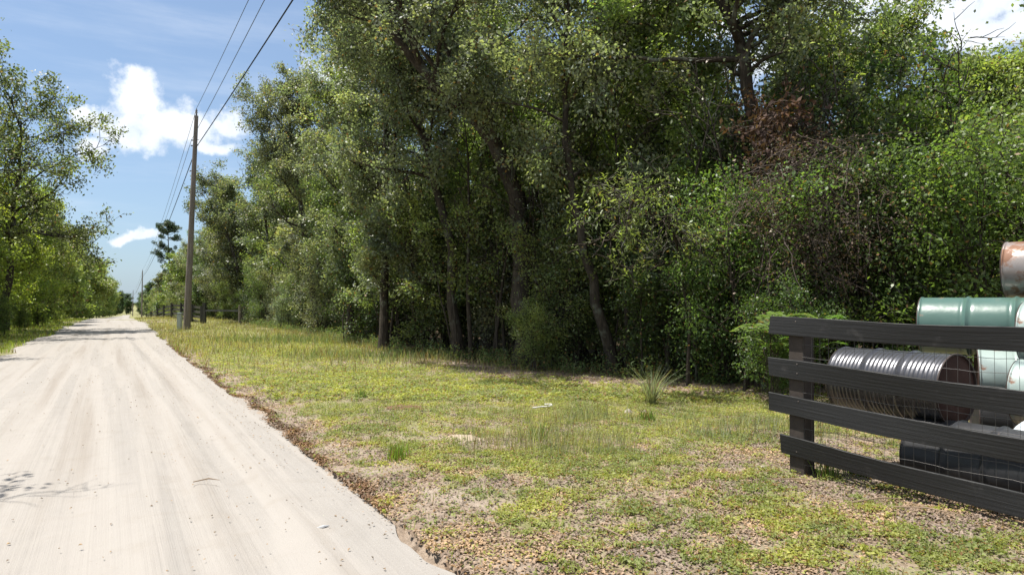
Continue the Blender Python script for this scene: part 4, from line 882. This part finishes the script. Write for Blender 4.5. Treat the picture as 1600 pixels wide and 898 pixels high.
# leafy weeds along the edge
rng = np.random.RandomState(45); n = 900; xs_ = rng.uniform(-16, 5.2, n); ys_ = edge_y(xs_) - rng.uniform(-.8, .7, n) ** 1; C = []
for i in range(n):
    h = rng.uniform(.12, .5); z = gzs(xs_[i], ys_[i]); m_ = 22; t = rng.rand(m_); C.append(np.stack([xs_[i] + rng.normal(size=m_) * .06, ys_[i] + rng.normal(size=m_) * .06, z + t * h], 1))
me = leaves_mesh('weed_l', np.concatenate(C), .06, rng, .4, .8); o = link('edge_weeds', me, GRASSM); o.color = (.13, .18, .07, 1); tag(o, 'leafy weeds along the foot of the forest', 'weeds', kind='stuff')

# fern fronds by the fence end
def fern(cx, cy, n, L, seed):
    rng = np.random.RandomState(seed); wd = Wood(); C = []; DD = []
    for i in range(n):
        a = rng.uniform(0, 6.28); b = wander(np.array([rng.normal() * .05, rng.normal() * .05, rng.uniform(.5, .95)]), np.array([math.cos(a) * .8, math.sin(a) * .8, 1.0]), L * rng.uniform(.7, 1.1), 14, .03, -.10, rng)
        wd.tube(b, .004 * np.linspace(1, .3, 15), 4); wd.tube([[b[0][0] * .5, b[0][1] * .5, -.05], [b[0][0], b[0][1], b[0][2] * .6], list(b[0])], [.0022] * 3, 3)
        for j in range(3, 15):
            d = b[j] - b[j - 1]; d /= np.linalg.norm(d); sd = np.cross(d, [0, 0, 1]); sd /= np.linalg.norm(sd) + 1e-6; w_ = .085 * math.sin(math.pi * (j - 1) / 15)
            for sg in (-1, 1):
                for q in (0.0, .5):
                    p = b[j] * (1 - q) + b[j - 1] * q; v = sd * sg + d * .45; C.append(p + v * w_ * .55); DD.append(v * 6)
    C = np.array(C); me = leaves_mesh('fern_l', C, .07, rng, .28, 1.2, np.array(DD)); return wd.mesh('fern_stem'), me
fm = fern(0, 0, 20, .40, 3)
plant('fern', fm, px(1208, 9.4), 9.4, 'fresh green fern fronds poking over the end of the top fence board', 'fern', color=(.13, .18, .055), wood='stems', fol='fronds', sc=1.35)
plant('fern', fm, px(1262, 9.2), 9.2, 'fern fronds rising just right of the fence end post', 'fern', color=(.11, .19, .04), wood='stems', fol='fronds', rz=2.1, sc=1.3)
plant('shrub', NL['shrub_a'], px(1215, 9.9), 9.9, 'leafy low shrub filling the space behind the fence end post', 'shrub', color=(.08, .13, .035), wood='stems', fol='foliage', sc=.6)

# ------------------------------------------------------------------ small things on the verge
def at(a, b): D = 1.5 * F / (b - 470.); return px(a, D), D
SANDP = simple('bare_sand', (.33, .265, .20), .95, .1, var=.2, scale=20); STONE = simple('pale_stone', (.33, .29, .235), .9, .2, var=.25, scale=14)
def mound(name, a, b, rx, ry, h, mat, label, cat, seed):
    cx_, cy_ = at(a, b); bm_V = []; n1_, n2_ = 14, 36; V = []; 
    for i in range(n1_ + 1):
        for j in range(n2_):
            t = 2 * math.pi * j / n2_; f = i / n1_; w_ = 1 + .25 * noise.noise(Vector((math.cos(t) * 1.5, math.sin(t) * 1.5, seed)))
            xx = cx_ + rx * f * w_ * math.cos(t); yy = cy_ + ry * f * w_ * math.sin(t)
            V.append((xx, yy, h * (math.cos(f * math.pi) * .5 + .5) - .012 * f + .012 * noise.noise(Vector((xx * 9, yy * 9, seed)))))
    V = np.array(V); V[:, 2] += gz(V[:, 0], V[:, 1]) + .004
    Q = [(i * n2_ + j, (i + 1) * n2_ + j, (i + 1) * n2_ + (j + 1) % n2_, i * n2_ + (j + 1) % n2_) for i in range(n1_) for j in range(n2_)]
    return tag(link(name, np_mesh(name, V, np.array(Q), True), mat), label, cat)
mound('sand_mound', 725, 686, 0.28, .20, .035, SANDP, 'small pale mound of bare sand on the verge', 'sand mound', 1)
mound('stone', 981, 645, .09, .06, .05, STONE, 'flat pale stone near the wispy grass', 'stone', 2)
mound('stone', 1007, 644, .05, .04, .035, STONE, 'smaller pale stone right of the flat one', 'stone', 3)
mound('stone', 1190, 738, .09, .03, .03, STONE, 'thin pale stone left of the fence end post', 'stone', 4)
mound('soil_patch', 632, 640, .42, .22, .025, simple('dark_soil', (.13, .075, .05), .95, .1, var=.5, scale=25), 'reddish brown patch of disturbed soil on the verge', 'soil patch', 6)
x0, y0 = at(850, 642); z0 = gzs(x0, y0) + .03
pts = [Vector((x0 - .16, y0, z0)), Vector((x0 - .04, y0 + .01, z0 + .015)), Vector((x0 + .07, y0 + .02, z0 + .02)), Vector((x0 + .11, y0 + .06, z0 + .03)), Vector((x0 + .10, y0 + .15, z0 + .03)), Vector((x0 + .02, y0 + .2, z0 + .02))]
tag(MB().tube(pts, .011, 10).build('bent_pipe', simple('white_plastic', (.5, .48, .44), .5, .4, var=.15), None, True), 'small bent white plastic pipe lying in the grass', 'pipe')
x0, y0 = at(507, 826); z0 = float(zbase(y0)) + .02
tag(MB().tube([(x0 - .04, y0 - .01, z0), (x0, y0, z0 + .006), (x0 + .03, y0 + .03, z0 + .004)], [.004, .011, .003], 6).build('feather', simple('feather', (.42, .42, .42), .7, .2), None, True), 'tiny pale scrap lying on the sandy road', 'scrap')
TW = simple('twig_wood', (.22, .16, .11), .9, .2, var=.4)
for i, (a, b, L, rz_, lab) in enumerate(((935, 833, .34, 2.4, 'thin fallen stick on the front of the verge'), (1250, 762, .5, -.3, 'stick lying at the foot of the fence end post'), (1370, 792, .45, .2, 'dry stick under the lowest board'), (1445, 812, .4, -.5, 'dry stick farther along under the lowest board'), (325, 755, .20, .3, 'small twig lying on the sand road'))):
    x0, y0 = at(a, b); d = Vector((math.cos(rz_), math.sin(rz_), 0)); p = Vector((x0, y0, (gzs(x0, y0) if a > 600 else float(zbase(y0))) + .03))
    tag(MB().tube([p - d * L / 2, p + Vector((.01, .02, .015)), p + d * L / 2], [.004, .006, .002], 6).build('stick', TW, None, True), lab, 'stick')
